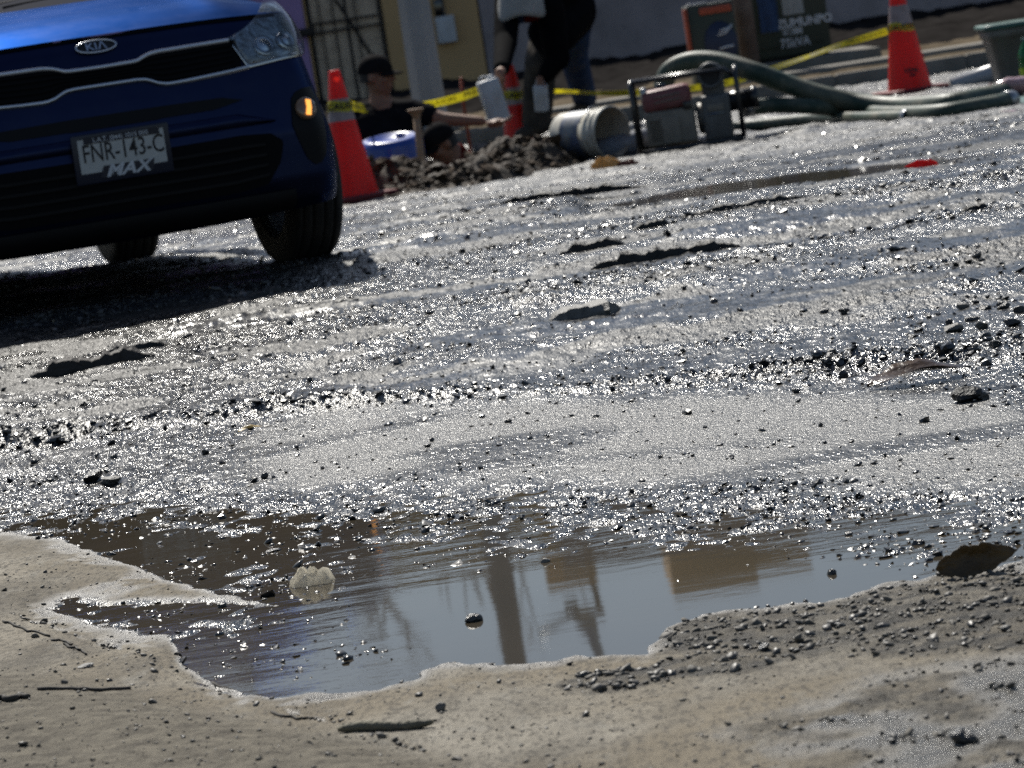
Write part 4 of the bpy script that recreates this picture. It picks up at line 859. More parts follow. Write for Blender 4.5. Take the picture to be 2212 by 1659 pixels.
# facades
LILAC = mat('lilac_plaster', (.36, .24, .46), .85, 0, .12, 2, dirt=(.22, .16, .26), dscale=1.2, damt=.4)
OCHRE = mat('ochre_plaster', (.56, .36, .17), .85, 0, .12, 2, dirt=(.36, .24, .13), dscale=1.0, damt=.4)
GREYW = mat('grey_lilac_plaster', (.37, .315, .32), .85, 0, .10, 1.2, bump=.15, bscale=20, dirt=(.17, .15, .15), dscale=.8, damt=.7)
ROOFC = mat('roof_edge_concrete', (.30, .29, .27), .85, 0, .2, 3)
FY = 41.0
def X_(u, v=100): return at(u, v, FY).x
def house(name, label, x0, x1, h, depth, mt, holes=()):
    t = thing(name, label, 'house', ((x0+x1)/2, FY, 0)); cx = (x0+x1)/2
    b = MB(); edges = sorted([x0, x1]+[q for hh in holes for q in hh[:2]])
    for a, c in zip(edges[:-1], edges[1:]):
        hh = [q for q in holes if abs(q[0]-a) < 1e-6]
        zlo = hh[0][2] if hh else 0
        b.box(((a+c)/2-cx, .15, (zlo+h)/2), (c-a, .30, h-zlo))
    b.box((0, depth-.15, h/2), (x1-x0, .3, h)); b.box((x0-cx+.15, depth/2, h/2), (.3, depth-.6, h)); b.box((x1-cx-.15, depth/2, h/2), (.3, depth-.6, h))
    b.build('wall', mt, t, False); MB().box((0, depth/2, h-.18), (x1-x0-.62, depth-.62, .2)).build('roof_slab', ROOFC, t, False)
    MB().box((0, .13, h+.04), (x1-x0+.04, .40, .09), None, .01).build('coping', ROOFC, t)
    return t
xg0, xg1, xo = X_(672), X_(838), X_(1046)
hL = refl(850, 1236, FY).z; hG = refl(1400, 1192, FY).z
house('lilac_house', 'lilac plastered house front next to the barred gate', -13, xg0-.03, hL-.1, 7, LILAC)
oh = house('ochre_house', 'ochre plastered house front behind the grey utility pole', xg0-.02, xo-.01, hL, 7, OCHRE, [(xg0, xg1, 2.35)])
gh = house('grey_house', 'long grey lilac house wall behind the workers and pump', xo+.01, 26, hG, 9, GREYW)
def roofbox(u0, u1, v, w):
    a, c = refl(u0, 1250, FY+.8).x, refl(u1, 1250, FY+.8).x; z1 = refl((u0+u1)/2, v, FY+.8).z
    MB().box(((a+c)/2-gh.location.x, .9+w/2, (hG-.1+z1)/2), (c-a, w, z1-hG+.1), None, .01).build('roof_room', OCHRE, gh, False)
roofbox(1180, 1292, 1272, 1.5); roofbox(1452, 1640, 1282, 2.2); roofbox(1640, 1760, 1235, 2.0)
# barred gate with corrugated sheet
IRON = mat('gate_iron_dark', (.018, .014, .012), .6, .3, .3, 12)
SHEETM = mat('corrugated_tan_sheet', (.62, .50, .38), .7, .0, .2, 5, dirt=(.4, .3, .2), dscale=3, damt=.5)
gt = thing('barred_gate', 'dark iron barred gate backed by tan corrugated sheet', 'gate', ((xg0+xg1)/2, FY-.06, VZ)); gw = xg1-xg0-.04
b = MB(); rr_ = [[], []]
for k in range(141):
    x = -gw/2+gw*k/140; y = .085+.010*math.sin(k*.8); rr_[0].append(Vector((x, y, .04))); rr_[1].append(Vector((x, y, 2.2)))
b.grid(rr_).build('corrugated_panel', SHEETM, gt)
for k, fx in enumerate((0, .14, .33, .52, .66, 1)): MB().box((-gw/2+.02+(gw-.04)*fx, .06-.001*k, 1.12), (.030 if k in (0, 3, 5) else .016, .02, 2.2)).build('bar', IRON, gt, False)
for z in (.95, 1.06, 2.1): MB().box((0, .035, z), (gw-.01, .02, .025)).build('rail', IRON, gt, False)
pA, pB = at(735, 0, FY), at(800, 115, FY); MB().tube([Vector((pA.x, FY+.02, pA.z))-gt.location+Vector((-.3, 0, .55)), Vector((pB.x, FY+.02, pB.z))-gt.location, Vector((pB.x+.06, FY+.02, .15))-gt.location], .02, 6).build('diagonal_brace', IRON, gt)
MB().box((-gw/2-.05, -.03, .98), (.22, .05, .10), None, .01).build('lock_box', IRON, gt)
# meter box on the ochre wall
pM = at(960, 40, FY); mb_ = thing('meter_box', 'small white meter box on the ochre wall beside the pole', 'meter box', (pM.x, FY-.002, pM.z-.15))
MB().box((0, -.06, .02), (.23, .12, .32), None, .01).build('box_body', CANW, mb_); MB().box((-.05, -.07, .29), (.10, .13, .20), None, .02).build('meter_head', GLASSD, mb_); MB().tube([(0, -.05, .18), (0, -.05, 2.4)], .022, 10).build('riser_pipe', ALLOY, mb_)
# utility pole with bracket and lamp
POLEM = mat('pole_concrete', (.30, .31, .325), .7, 0, .12, 4, bump=.2, bscale=40, dirt=(.20, .20, .20), dscale=2, damt=.5)
PY = 25.9; pc_ = at(908, 100, PY); up_ = thing('utility_pole', 'grey concrete utility pole in front of the ochre house', 'utility pole', (pc_.x, PY, VZ-.03))
MB().lathe([(.135, -.3), (.132, 0), (.125, .9), (.092, 3.6), (.080, 7.5), (.07, 7.52), (.001, 7.53)], 8, Matrix.Rotation(.3, 4, 'Z'), True).build('shaft', POLEM, up_, False)
L0 = up_.location; Rr = lambda u, v: refl(u, v, PY)-L0
MB().tube([Rr(1165, 1372), Rr(1205, 1346), Rr(1246, 1322)], .028, 8).build('bracket_arm', ALLOY, up_)
MB().tube([Rr(1222, 1326), Rr(1306, 1321)], .045, 8).build('cross_bar', ALLOY, up_)
MB().tube([Rr(1240, 1326), Rr(1232, 1300)], [.05, .055], 10).build('lamp_head', ALLOY, up_)
MB().tube([Rr(1250, 1326), Rr(1272, 1352), Rr(1282, 1375), Rr(1300, 1440), Rr(1305, 1470)], [.07, .075, .045, .04, .03], 10).build('insulator_stack', ALLOY, up_)
MB().tube([Rr(1278, 1262), Rr(1290, 1285), Rr(1293, 1318)], .022, 8).build('cable_tail', INKB, up_)
# leafless tree beyond the roofs
BARK = mat('grey_bark', (.12, .10, .085), .9, 0, .3, 10, bump=.5, bscale=30)
ty = 52.0; tb = refl(960, 1345, ty); tr = thing('bare_tree', 'leafless tree rising beyond the ochre house roof', 'tree', (tb.x, ty, 0))
MB().tube([(0, 0, -.1), (.06, 0, 2.0), (-.05, .1, 4.0), (.05, 0, 5.6)], [.2, .17, .14, .10], 10).build('trunk', BARK, tr)
cb = MB(); rt = random.Random(5)
def limb(p, d, L_, r, lvl):
    pts = [p]; q = p.copy(); dd = d.copy()
    for k in range(4):
        dd = (dd+Vector((rt.uniform(-.25, .25), rt.uniform(-.25, .25), rt.uniform(-.05, .2)))).normalized(); q = q+dd*L_/4; pts.append(q.copy())
    cb.tube(pts, [r, r*.85, r*.7, r*.55, r*.4], 5 if lvl > 1 else 7)
    if lvl < 3:
        for k in range(4 if lvl < 2 else 3):
            s = rt.choice(pts[1:]); limb(s, (dd+Vector((rt.uniform(-.9, .9), rt.uniform(-.9, .9), rt.uniform(-.2, .7)))).normalized(), L_*rt.uniform(.55, .75), r*.5, lvl+1)
for k in range(5): limb(Vector((.03, 0, 5.0+.12*k)), Vector((math.cos(k*1.3)*.7, math.sin(k*1.3)*.7, .9)).normalized(), 2.3, .07, 1)
cb.build('branches', BARK, tr)
# transformer cabinet, bin and rusty post
GREENC = mat('dark_green_enamel', (.020, .032, .022), .5, 0, .2, 6, dirt=(.05, .045, .035), dscale=5, damt=.4)
TY = 27.6; tl_, trr = at(1612, 140, TY), at(1800, 115, TY); tc_ = thing('transformer_cabinet', 'dark green transformer cabinet marked 75kVA on a concrete pad', 'transformer', ((tl_.x+trr.x)/2+.0, TY, VZ-.02))
tw = trr.x-tl_.x
MB().box((.05, .40, .045), (tw+.62, 1.25, .13), None, .01).build('pad', CONC, tc_)
MB().box((0, .38, .14+.62), (tw, .72, 1.24), None, .012).build('cabinet_body', GREENC, tc_); MB().box((0, .38, .155), (tw-.06, .68, .10)).build('plinth', UNDER, tc_, False)
MB().box((0, .012, .78), (tw-.10, .02, 1.12), None, .006).build('door', GREENC, tc_); MB().box((-tw/2+.05, -.005, .8), (.03, .02, .12), None, .004).build('door_handle', ALLOY, tc_)
def on_cab(txt, u, v, size, mt=INKW, bold=.001, sx=1.0, nm='lettering'):
    p = at(u, v, TY)-tc_.location; V, F = text_vf(txt, size, 0, bold, sx); MB().add([Vector((p.x+x, -.0005-.003, p.z+y)) for x, y in V], F).build(nm, mt, tc_, False)
on_cab('75kVA', 1718, 92, .105, sx=.85); on_cab('ZUMUNPO', 1738, 46, .095, bold=.003, sx=.95); on_cab('01388', 1712, 68, .07, sx=.9)
pS = at(1712, 12, TY)-tc_.location; MB().add([Vector((pS.x-.085, -.004, pS.z-.07)), Vector((pS.x+.085, -.004, pS.z-.07)), Vector((pS.x+.085, -.004, pS.z+.12)), Vector((pS.x-.085, -.004, pS.z+.12))], [(0, 1, 2, 3)]).build('sticker', mat('sticker_paper', (.34, .34, .33), .7, 0, .5, 40), tc_, False)
BLUECL = mat('blue_cloth', (.03, .06, .14), .9, 0, .3, 12, bump=.3, bscale=60)
pS = at(1664, 70, TY-.05); cl = thing('blue_cloth', 'strip of blue cloth hanging down the transformer cabinet door', 'cloth', (pS.x, TY-.02, pS.z))
MB().grid([[Vector((x*.075+.01*math.sin(z*9), -.01-.012*math.sin(x*5+z*7), z)) for x in np.linspace(-1, 1, 12)] for z in np.linspace(0, .62, 16)]).build('hanging_cloth', BLUECL, cl)
RUSTP = mat('rusty_post_paint', (.17, .13, .115), .7, 0, .3, 8, dirt=(.09, .035, .02), dscale=7, damt=.8)
pP = at(1622, 137, TY-.35); po = thing('steel_post', 'rusty grey steel post standing in front of the transformer cabinet', 'post', (pP.x, TY-.35, VZ-.04))
MB().tube([(0, 0, -.1), (0, 0, 1.9)], .075, 20).build('post_tube', RUSTP, po); MB().lathe([(.13, 0), (.13, .02), (.08, .025), (.078, .06)], 20, Matrix.Translation((0, 0, .03)), True).build('post_flange', RUSTP, po)
BY = 26.6; bl_, bR = at(1497, 125, BY), at(1598, 112, BY); ORG = mat('orange_red_trim', (.34, .06, .025), .6, 0, .25, 10)
bn = thing('equipment_box', 'dark green box with orange red edges and blue panel beside the steel post', 'box', ((bl_.x+bR.x)/2, BY, VZ-.03)); bw = bR.x-bl_.x; bh = at(1480, 12, BY).z-VZ+.02
MB().box((0, .25, bh/2), (bw, .5, bh), None, .012).build('box_shell', GREENC, bn)
MB().box((-bw/2-.012, .02, bh*.66), (.028, .10, bh*.62), None, .006).build('edge_trim', ORG, bn); MB().box((.04, -.012, bh-.055), (bw*.68, .022, .055), None, .005).build('top_trim', ORG, bn)
MB().box((-bw/2+.09, .06, bh+.008), (.15, .10, .014), None, .004).build('lid_highlight_strip', CANW, bn)  # white strip modelled in place of the highlight on the top edge
MB().lathe([(.13, 0), (.125, .012), (.001, .014)], 30, Matrix.Translation((.05, -.002, bh*.52)) @ Matrix.Rotation(math.pi/2, 4, 'X') @ Matrix.Diagonal((1, 1.35, 1, 1))).build('blue_panel', mat('blue_panel_paint', (.012, .022, .06), .5), bn)
for k, (x0, z0, x1, z1) in enumerate(((.03, .62, .15, .72), (.05, .66, .12, .69), (.03, .46, .14, .48))): MB().tube([(x0, -.03, bh*z0), ((x0+x1)/2, -.05, bh*z0+.01), (x1, -.03, bh*z1)], .008, 6).build('wire', INKW, bn)

# ------------------------------------------------------------------ tub, pipe, bottles at the right
TUBG = mat('grey_tub_plastic', (.20, .19, .175), .6, 0, .15, 8, dirt=(.13, .11, .09), dscale=6, damt=.5); TUBR = mat('green_tub_rim', (.06, .14, .125), .45, 0, .1, 8)
q = gr(2200, 186); tu = thing('plastic_tub', 'grey plastic tub with green rim standing by the white pipe', 'tub', (q.x+.10, q.y+.15, 0))
def loop(w, d, z, n=6):
    pts = []
    for (sx, sy) in ((1, 1), (-1, 1), (-1, -1), (1, -1)):
        a0 = math.atan2(sy, sx)-math.pi/4
        for k in range(n): a = a0+math.pi/2*k/(n-1); pts.append(Vector((sx*(w-.05)+.05*math.cos(a), sy*(d-.05)+.05*math.sin(a), z)))
    return pts
def loft(loops):
    b = MB(); n = len(loops[0])
    for L_ in loops: b.add(L_, [])
    b.f = [(i*n+k, i*n+(k+1) % n, (i+1)*n+(k+1) % n, (i+1)*n+k) for i in range(len(loops)-1) for k in range(n)]; return b
b = loft([loop(.19, .15, .0), loop(.195, .155, .02), loop(.235, .19, .30), loop(.245, .20, .302), loop(.248, .203, .36), loop(.238, .193, .36), loop(.185, .145, .02)]); b.f.append(tuple(range(24))[::-1]); b.build('tub_wall', TUBG, tu)
loft([loop(.252, .207, .352), loop(.268, .222, .354), loop(.268, .222, .378), loop(.25, .205, .384), loop(.236, .192, .37)]).build('rim', TUBR, tu)
PVCW = mat('white_pvc', (.42, .43, .45), .35, 0, .08, 6, dirt=(.25, .21, .17), dscale=5, damt=.5)
q = gr(2112, 186); pv = thing('white_pipe', 'white plastic pipe lying behind the green hose next to the tub', 'pipe', (q.x, q.y+.10, 0))
MB().lathe([(.052, -.30), (.060, -.30), (.060, .30), (.052, .30), (.052, -.30)], 28, Matrix.Translation((.16, .08, .062)) @ Matrix.Rotation(math.radians(80), 4, 'Y') @ Matrix.Rotation(.0, 4, 'X')).build('pipe_wall', PVCW, pv); MB().lathe([(.0515, -.27), (.001, -.27)], 28, Matrix.Translation((.16, .08, .062)) @ Matrix.Rotation(math.radians(80), 4, 'Y')).build('pipe_mud', SOIL, pv)
BOTG = mat('green_bottle_plastic', (.01, .22, .05), .12, 0, .1, 8, trans=.35); BOTP = mat('clear_bottle_pink', (.55, .33, .32), .15, 0, .3, 8, trans=.3); LBLY = mat('bottle_label_green', (.45, .62, .03), .5, 0, .4, 30)
q = gr(2207, 186); bo = thing('soda_bottle', 'green plastic soda bottle standing in front of the grey tub', 'bottle', (q.x+.005, q.y-.28, .0))
MB().lathe([(.001, .004), (.035, 0), (.047, .012), (.048, .13), (.045, .15), (.048, .17), (.042, .205), (.022, .245), (.014, .262), (.014, .275)], 28, None).build('bottle_body', BOTG, bo); MB().lathe([(.0485, .05), (.0485, .115)], 28).build('label_wrap', LBLY, bo); MB().lathe([(.016, .272), (.016, .29), (.001, .291)], 18).build('bottle_cap', TUBR, bo)
q = gr(2190, 218); b2 = thing('crushed_bottle', 'pinkish clear plastic bottle lying at the end of the green hose', 'bottle', (q.x, q.y, 0.03))
Mx = Matrix.Translation((.02, 0, .052)) @ Matrix.Rotation(math.radians(95), 4, 'Y')
MB().lathe([(.001, -.13), (.013, -.13), (.014, -.11), (.03, -.085), (.047, -.04), (.044, .0), (.047, .03), (.046, .12), (.001, .12)][::-1], 24, Mx).build('bottle_body', BOTP, b2); MB().lathe([(.015, -.145), (.016, -.125), (.001, -.145)], 16, Mx).build('bottle_cap', ORG, b2)
q = gr(2175, 228); ld = thing('green_lid', 'pale green plastic lid lying flat under the pinkish bottle', 'lid', (q.x+.03, q.y, .012))
MB().lathe([(.001, .012), (.16, .012), (.175, .008), (.175, .0), (.165, 0)], 36, Matrix.Rotation(.06, 4, 'X')).build('lid_disc', TUBR, ld)

# ------------------------------------------------------------------ the three workers
SKIN = mat('skin_tan', (.24, .115, .068), .6, 0, .12, 20); BLACKT = mat('black_tshirt', (.010, .010, .012), .9, 0, .3, 14, bump=.4, bscale=35, spec=.02); CAPM = mat('black_cap_cloth', (.013, .012, .013), .85, 0, .3, 30, bump=.3, bscale=90, spec=.02)
JEANS = mat('blue_jeans', (.03, .055, .12), .9, 0, .35, 14, bump=.4, bscale=70, dirt=(.12, .10, .08), dscale=7, damt=.5, spec=.02); GREYP = mat('muddy_grey_trousers', (.06, .055, .05), .9, 0, .35, 12, bump=.4, bscale=60, dirt=(.12, .10, .08), dscale=6, damt=.6, spec=.02)
JACK = mat('black_jacket', (.006, .006, .007), 1.0, 0, .3, 10, bump=.4, bscale=30, spec=.02); SHIRTW = mat('grey_white_vest', (.36, .36, .355), .9, 0, .15, 8, bump=.3, bscale=50, spec=.02); REDC = mat('dark_red_shirt', (.10, .012, .010), .9, 0, .3, 12, bump=.4, bscale=40, spec=.02); NAVYS = mat('navy_shirt', (.02, .035, .08), .9, 0, .3, 12, spec=.02); BOOT = mat('muddy_boot', (.03, .025, .02), .8, 0, .4, 14, dirt=(.12, .09, .06), dscale=8, damt=.6)
HAIR = mat('black_hair', (.008, .006, .005), .7); YELL = mat('yellow_patch', (.6, .5, .02), .7); EYEM = mat('dark_eye', (.01, .008, .007), .25)
def hand(palm, dirv, upn, s=1.0, curl=.5, spread=1.0):
    """prims of a hand: palm at 'palm', fingers along dirv, curling towards -upn"""
    d = dirv.normalized(); n_ = (upn-d*upn.dot(d)).normalized(); w_ = d.cross(n_); pr = [('e', palm, (.0, 0, 0))][:0]
    pr.append(('c', palm-d*.035*s, .026*s, palm+d*.02*s, .030*s))
    for k, (o_, L_) in enumerate(((-.030, .070), (-.010, .080), (.011, .075), (.030, .058))):
        a = palm+d*.035*s+w_*o_*s*spread; b_ = a+(d*math.cos(curl*.5)-n_*math.sin(curl*.5))*L_*.5*s; c = b_+(d*math.cos(curl*1.3)-n_*math.sin(curl*1.3))*L_*.5*s
        pr += [('c', palm+w_*o_*.7*s, .012*s, a, .0105*s), ('c', a, .0100*s, b_, .0092*s), ('c', b_, .0092*s, c, .0075*s)]
    t0 = palm-d*.015*s-w_*.028*s; t1 = t0+(d*.6-w_*.7-n_*.2)*.036*s; pr += [('c', t0, .014*s, t1, .0115*s), ('c', t1, .0115*s, t1+(d*.8-w_*.2-n_*.4)*.030*s, .009*s)]
    return pr
def head(c, f, up, s=1.0):
    """prims of a head: centre c, facing f"""
    f = f.normalized(); up = (up-f*up.dot(f)).normalized(); r_ = f.cross(up)
    M_ = Matrix((r_, f, up)).transposed().to_euler()
    P = lambda a, b_, d: c+r_*a*s+f*b_*s+up*d*s
    pr = [('e', P(0, -.012, .03), (.075*s, .094*s, .090*s), M_), ('e', P(0, .022, -.035), (.060*s, .066*s, .080*s), M_), ('c', P(0, .055, -.088), .026*s, P(0, .045, -.065), .034*s),
          ('c', P(0, .088, .012), .010*s, P(0, .108, -.022), .0155*s), ('c', P(-.032, .080, .026), .012*s, P(.032, .080, .026), .012*s), ('c', P(-.022, .082, -.052), .0085*s, P(.022, .082, -.052), .0085*s), ('c', P(-.020, .080, -.064), .009*s, P(.020, .080, -.064), .009*s),
          ('e', P(-.076, -.006, -.005), (.012*s, .022*s, .033*s), M_), ('e', P(.076, -.006, -.005), (.012*s, .022*s, .033*s), M_), ('c', P(-.04, .06, -.02), .028*s, P(.04, .06, -.02), .028*s)]
    eyes = [P(-.030, .084, .010), P(.030, .084, .010)]
    return pr, eyes, P, M_
def cap(name, c, P, M_, s, mt, parent, brim=True):
    o = MB(); rows = []
    for i in range(10):
        th = math.pi/2*i/9; rows.append([P(math.cos(th)*math.cos(a)*.086, -.008+math.cos(th)*math.sin(a)*.106, .040+math.sin(th)*.092) for a in np.linspace(0, 2*math.pi, 33)])
    o.grid(rows)
    rows = [[P(math.sin(a)*.086, -.008+math.cos(a)*.106, .040-.02) for a in np.linspace(0, 2*math.pi, 33)], [P(math.sin(a)*.0862, -.008+math.cos(a)*.1062, .046) for a in np.linspace(0, 2*math.pi, 33)]]; o.grid(rows)
    ob = o.build(name, mt, parent)
    bm_ = MB(); rows = []
    for k in range(8):
        f = k/7; rows.append([P(math.sin(a)*(.080-.006*f), .085*math.cos(a)+.012+.075*f*math.cos(a*.9), .030-.016*f-.018*abs(math.sin(a))**2) for a in np.linspace(-1.25, 1.25, 21)])
    bm_.grid(rows); br_ = bm_.build('brim', mt, ob); sd_ = br_.modifiers.new('t', 'SOLIDIFY'); sd_.thickness = .005
    MB().ball(P(0, -.008, .134), .008, 1).build('cap_button', mt, ob)
    return ob
def person(label, base, grp=None): return thing('person', label, 'person', base)
# 1. man standing in the trench, reaching to the right
Y1 = 20.75; A1 = lambda u, v, dy=0: at(u, v, Y1+dy); zero = Vector((0, 0, 0))
m1 = person('man in black cap and black t-shirt standing in the trench reaching right', (A1(835, 300).x, Y1, -1.06)); O1 = m1.location
L1 = lambda u, v, dy=0: A1(u, v, dy)-O1
hc = L1(814, 165); f1 = Vector((.93, -.36, -.06)); pr, eyes, P1, M1 = head(hc, f1, Vector((0, 0, 1)), 1.03)
sR, sL_ = L1(893, 240, .02), L1(782, 246, .05); chest = L1(836, 285, .03); hip = Vector((chest.x, chest.y+.02, .92)); el = L1(957, 258, -.06); wr = L1(1040, 262, -.12); pal = L1(1072, 266, -.16)
neck = L1(822, 215, .03)
pr += [('c', hc+Vector((-.01, .02, -.05)), .055, neck, .060), ('c', neck, .07, chest, .13), ('c', sL_, .062, sR, .062), ('c', L1(805, 275, .03), .12, L1(868, 272, .03), .12), ('c', chest, .15, hip, .145), ('c', hip+Vector((-.06, 0, 0)), .13, hip+Vector((.06, 0, 0)), .13)]
pr += [('c', sR, .058, el, .045), ('c', el, .045, wr, .030)] + hand(pal, Vector((1, -.15, .03)), Vector((0, 0, -1)), 1.0, .45)
pr += [('c', sL_, .056, sL_+Vector((-.06, .02, -.28)), .045), ('c', sL_+Vector((-.06, .02, -.28)), .044, sL_+Vector((.06, -.14, -.46)), .032)] + hand(sL_+Vector((.09, -.18, -.50)), Vector((.4, -.3, -.5)), Vector((0, -1, 0)), 1.0, .6)
for sx in (-.10, .10): pr += [('c', hip+Vector((sx, 0, -.02)), .10, Vector((hip.x+sx*1.2, hip.y-.04, .50)), .066), ('c', Vector((hip.x+sx*1.2, hip.y-.04, .50)), .064, Vector((hip.x+sx*1.3, hip.y+.03, .09)), .045), ('c', Vector((hip.x+sx*1.3, hip.y+.04, .05)), .045, Vector((hip.x+sx*1.4, hip.y-.14, .035)), .035)]
b1 = blob('body', pr, SKIN, m1, .0095)
tsh = [('c', neck+Vector((0, .01, -.055)), .085, chest, .145), ('c', sL_, .074, sR, .074), ('c', L1(805, 275, .03), .135, L1(868, 272, .03), .135), ('c', chest, .168, hip, .162), ('c', sR, .072, sR+(el-sR)*.52, .070), ('c', sL_, .070, sL_+Vector((-.035, .01, -.17)), .068)]
blob('t_shirt', tsh, BLACKT, m1, .011, 4)
blob('trousers', [('c', hip+Vector((-.06, 0, -.06)), .145, hip+Vector((.06, 0, -.06)), .145)]+[q for sx in (-.10, .10) for q in (('c', hip+Vector((sx, 0, -.06)), .115, Vector((hip.x+sx*1.2, hip.y-.04, .50)), .084), ('c', Vector((hip.x+sx*1.2, hip.y-.04, .50)), .082, Vector((hip.x+sx*1.3, hip.y+.03, .10)), .07))], GREYP, m1, .014, 4)
cap('cap', hc, P1, M1, 1.03, CAPM, m1); [MB().ball(e_, .0105, 2).build('eye', EYEM, m1) for e_ in eyes]
rows = [[P1(math.sin(a)*.0795, -.012+math.cos(a)*.098, z) for a in np.linspace(math.pi*.45, math.pi*1.55, 20)] for z in (-.03, -.01, .01, .03)]; MB().grid(rows).build('hair', HAIR, m1)
# 2. man crouching in the trench with his head down
Y3 = 20.15; A3 = lambda u, v, dy=0: at(u, v, Y3+dy)
m3 = person('man in black cap and dark red shirt crouching low in the trench', (A3(965, 330).x, Y3+.1, -1.06)); O3 = m3.location; L3 = lambda u, v, dy=0: A3(u, v, dy)-O3
hc = L3(952, 312); f3 = Vector((-.80, -.45, -.42)); pr, eyes, P3, M3 = head(hc, f3, Vector((-.2, -.1, 1)), 1.0)
nk = L3(976, 332, .06); bk_ = L3(1000, 385, .10); hp3 = Vector((bk_.x+.08, bk_.y+.12, .48)); s1, s2 = L3(948, 385, -.05), L3(1000, 348, .18)
pr += [('c', hc+Vector((.02, .02, -.04)), .055, nk, .062), ('c', nk, .075, bk_, .14), ('c', s1, .065, s2, .065), ('c', bk_, .15, hp3, .15), ('c', s1, .055, s1+Vector((-.06, -.10, -.26)), .044), ('c', s1+Vector((-.06, -.10, -.26)), .042, s1+Vector((-.20, -.16, -.42)), .03), ('c', s2, .055, s2+Vector((.02, .02, -.28)), .044), ('c', s2+Vector((.02, .02, -.28)), .042, s2+Vector((-.12, -.12, -.46)), .03)]
pr += hand(s1+Vector((-.24, -.18, -.46)), Vector((-.6, -.2, -.6)), Vector((0, 0, 1)), 1, .7)+hand(s2+Vector((-.15, -.16, -.50)), Vector((-.6, -.2, -.6)), Vector((0, 0, 1)), 1, .7)
for sx in (-.10, .12): pr += [('c', hp3+Vector((sx, 0, 0)), .10, hp3+Vector((sx*1.5-.30, -.12, .02)), .07), ('c', hp3+Vector((sx*1.5-.30, -.12, .02)), .066, hp3+Vector((sx*1.4-.14, -.05, -.40)), .046), ('c', hp3+Vector((sx*1.4-.14, -.05, -.43)), .045, hp3+Vector((sx*1.4-.30, -.12, -.44)), .036)]
blob('body', pr, SKIN, m3, .0105)
blob('shirt', [('c', nk+Vector((.02, .02, -.02)), .085, bk_, .155), ('c', s1, .078, s2, .078), ('c', bk_, .168, hp3, .165), ('c', s1, .07, s1+Vector((-.05, -.08, -.20)), .062), ('c', s2, .07, s2+Vector((.016, .016, -.22)), .062)], REDC, m3, .012, 4)
blob('trousers', [q for sx in (-.10, .12) for q in (('c', hp3+Vector((sx, 0, 0)), .12, hp3+Vector((sx*1.5-.30, -.12, .02)), .086), ('c', hp3+Vector((sx*1.5-.30, -.12, .02)), .082, hp3+Vector((sx*1.4-.14, -.05, -.38)), .07))], JEANS, m3, .015, 3)
cp3 = cap('cap', hc, P3, M3, 1.0, CAPM, m3); MB().ball(P3(.02, .096, .062), .02, 2, (1, .5, .8)).build('cap_badge', YELL, cp3); [MB().ball(e_, .0105, 2).build('eye', EYEM, m3) for e_ in eyes]
rows = [[P3(math.sin(a)*.0795, -.012+math.cos(a)*.098, z) for a in np.linspace(math.pi*.45, math.pi*1.55, 20)] for z in (-.04, -.01, .01, .03)]; MB().grid(rows).build('hair', HAIR, m3)
# 3. man bending over with two canisters, one foot up on the verge
Y2 = 23.6; A2 = lambda u, v, dy=0: at(u, v, Y2+dy)
m2 = person('man in black jacket, pale vest and jeans bending over with two canisters', (A2(1190, 200).x, Y2, -.16)); O2 = m2.location; L2 = lambda u, v, dy=0: A2(u, v, dy)-O2
hipR, kneeR, ankR = L2(1238, 18, .25), L2(1238, 118, .55), L2(1264, 220, 1.2); hipL, kneeL, ankL = L2(1200, 30, -.05), L2(1168, 140, -.35), L2(1160, 268, -.25)
pelv = L2(1222, 5, .1); chst = L2(1140, -45, -.55); shL, shR = L2(1098, -12, -.75), L2(1188, 18, -.85); elL, wrL = L2(1092, 92, -1.1), L2(1082, 158, -1.75); elR, wrR = L2(1204, 125, -.80), L2(1172, 172, -.85)
hc = L2(1072, -85, -.8); f2 = Vector((-.45, -.55, -.70)); pr, eyes, P2, M2 = head(hc, f2, Vector((-.5, -.3, .8)), 1.0)
pr += [('c', hc+Vector((.03, .03, -.02)), .055, chst+Vector((-.06, -.05, .08)), .065), ('c', chst, .15, pelv, .145), ('c', shL, .065, shR, .065), ('c', chst, .15, (shL+shR)/2, .13), ('c', hipR, .11, kneeR, .07), ('c', kneeR, .066, ankR, .048), ('c', hipL, .11, kneeL, .07), ('c', kneeL, .066, ankL, .048), ('c', shL, .055, elL, .045), ('c', elL, .043, wrL, .030), ('c', shR, .055, elR, .045), ('c', elR, .043, wrR, .030)]
pr += [('c', ankR+Vector((0, 0, -.03)), .045, ankR+Vector((-.10, -.12, -.055)), .036), ('c', ankL+Vector((0, 0, -.03)), .045, ankL+Vector((-.12, -.10, -.06)), .036)]
pr += hand(L2(1078, 166, -1.9), Vector((-.1, -.1, -1)), Vector((-.9, -.4, 0)), 1.0, .7)+hand(L2(1166, 182, -.9), Vector((-.15, -.1, -1)), Vector((-.9, -.4, 0)), 1.0, .9)
blob('body', pr, SKIN, m2, .011)
blob('jacket', [('c', chst, .20, pelv, .195), ('c', shL, .095, shR, .085), ('c', chst, .17, (shL+shR)/2, .15), ('c', L2(1195, 70, -.3), .17, L2(1228, 25, .05), .20), ('c', L2(1170, 70, -.45), .10, L2(1205, 120, -.5), .085), ('c', shL, .095, elL, .080), ('c', elL, .080, elL+(wrL-elL)*.85, .055), ('c', shR, .10, elR, .088), ('c', elR, .086, elR+(wrR-elR)*.8, .058)], JACK, m2, .013, 4)
blob('trousers', [('c', hipR, .145, kneeR, .108), ('c', kneeR, .105, ankR+Vector((0, 0, .03)), .092), ('c', pelv, .17, hipR, .14)], JEANS, m2, .013, 4)
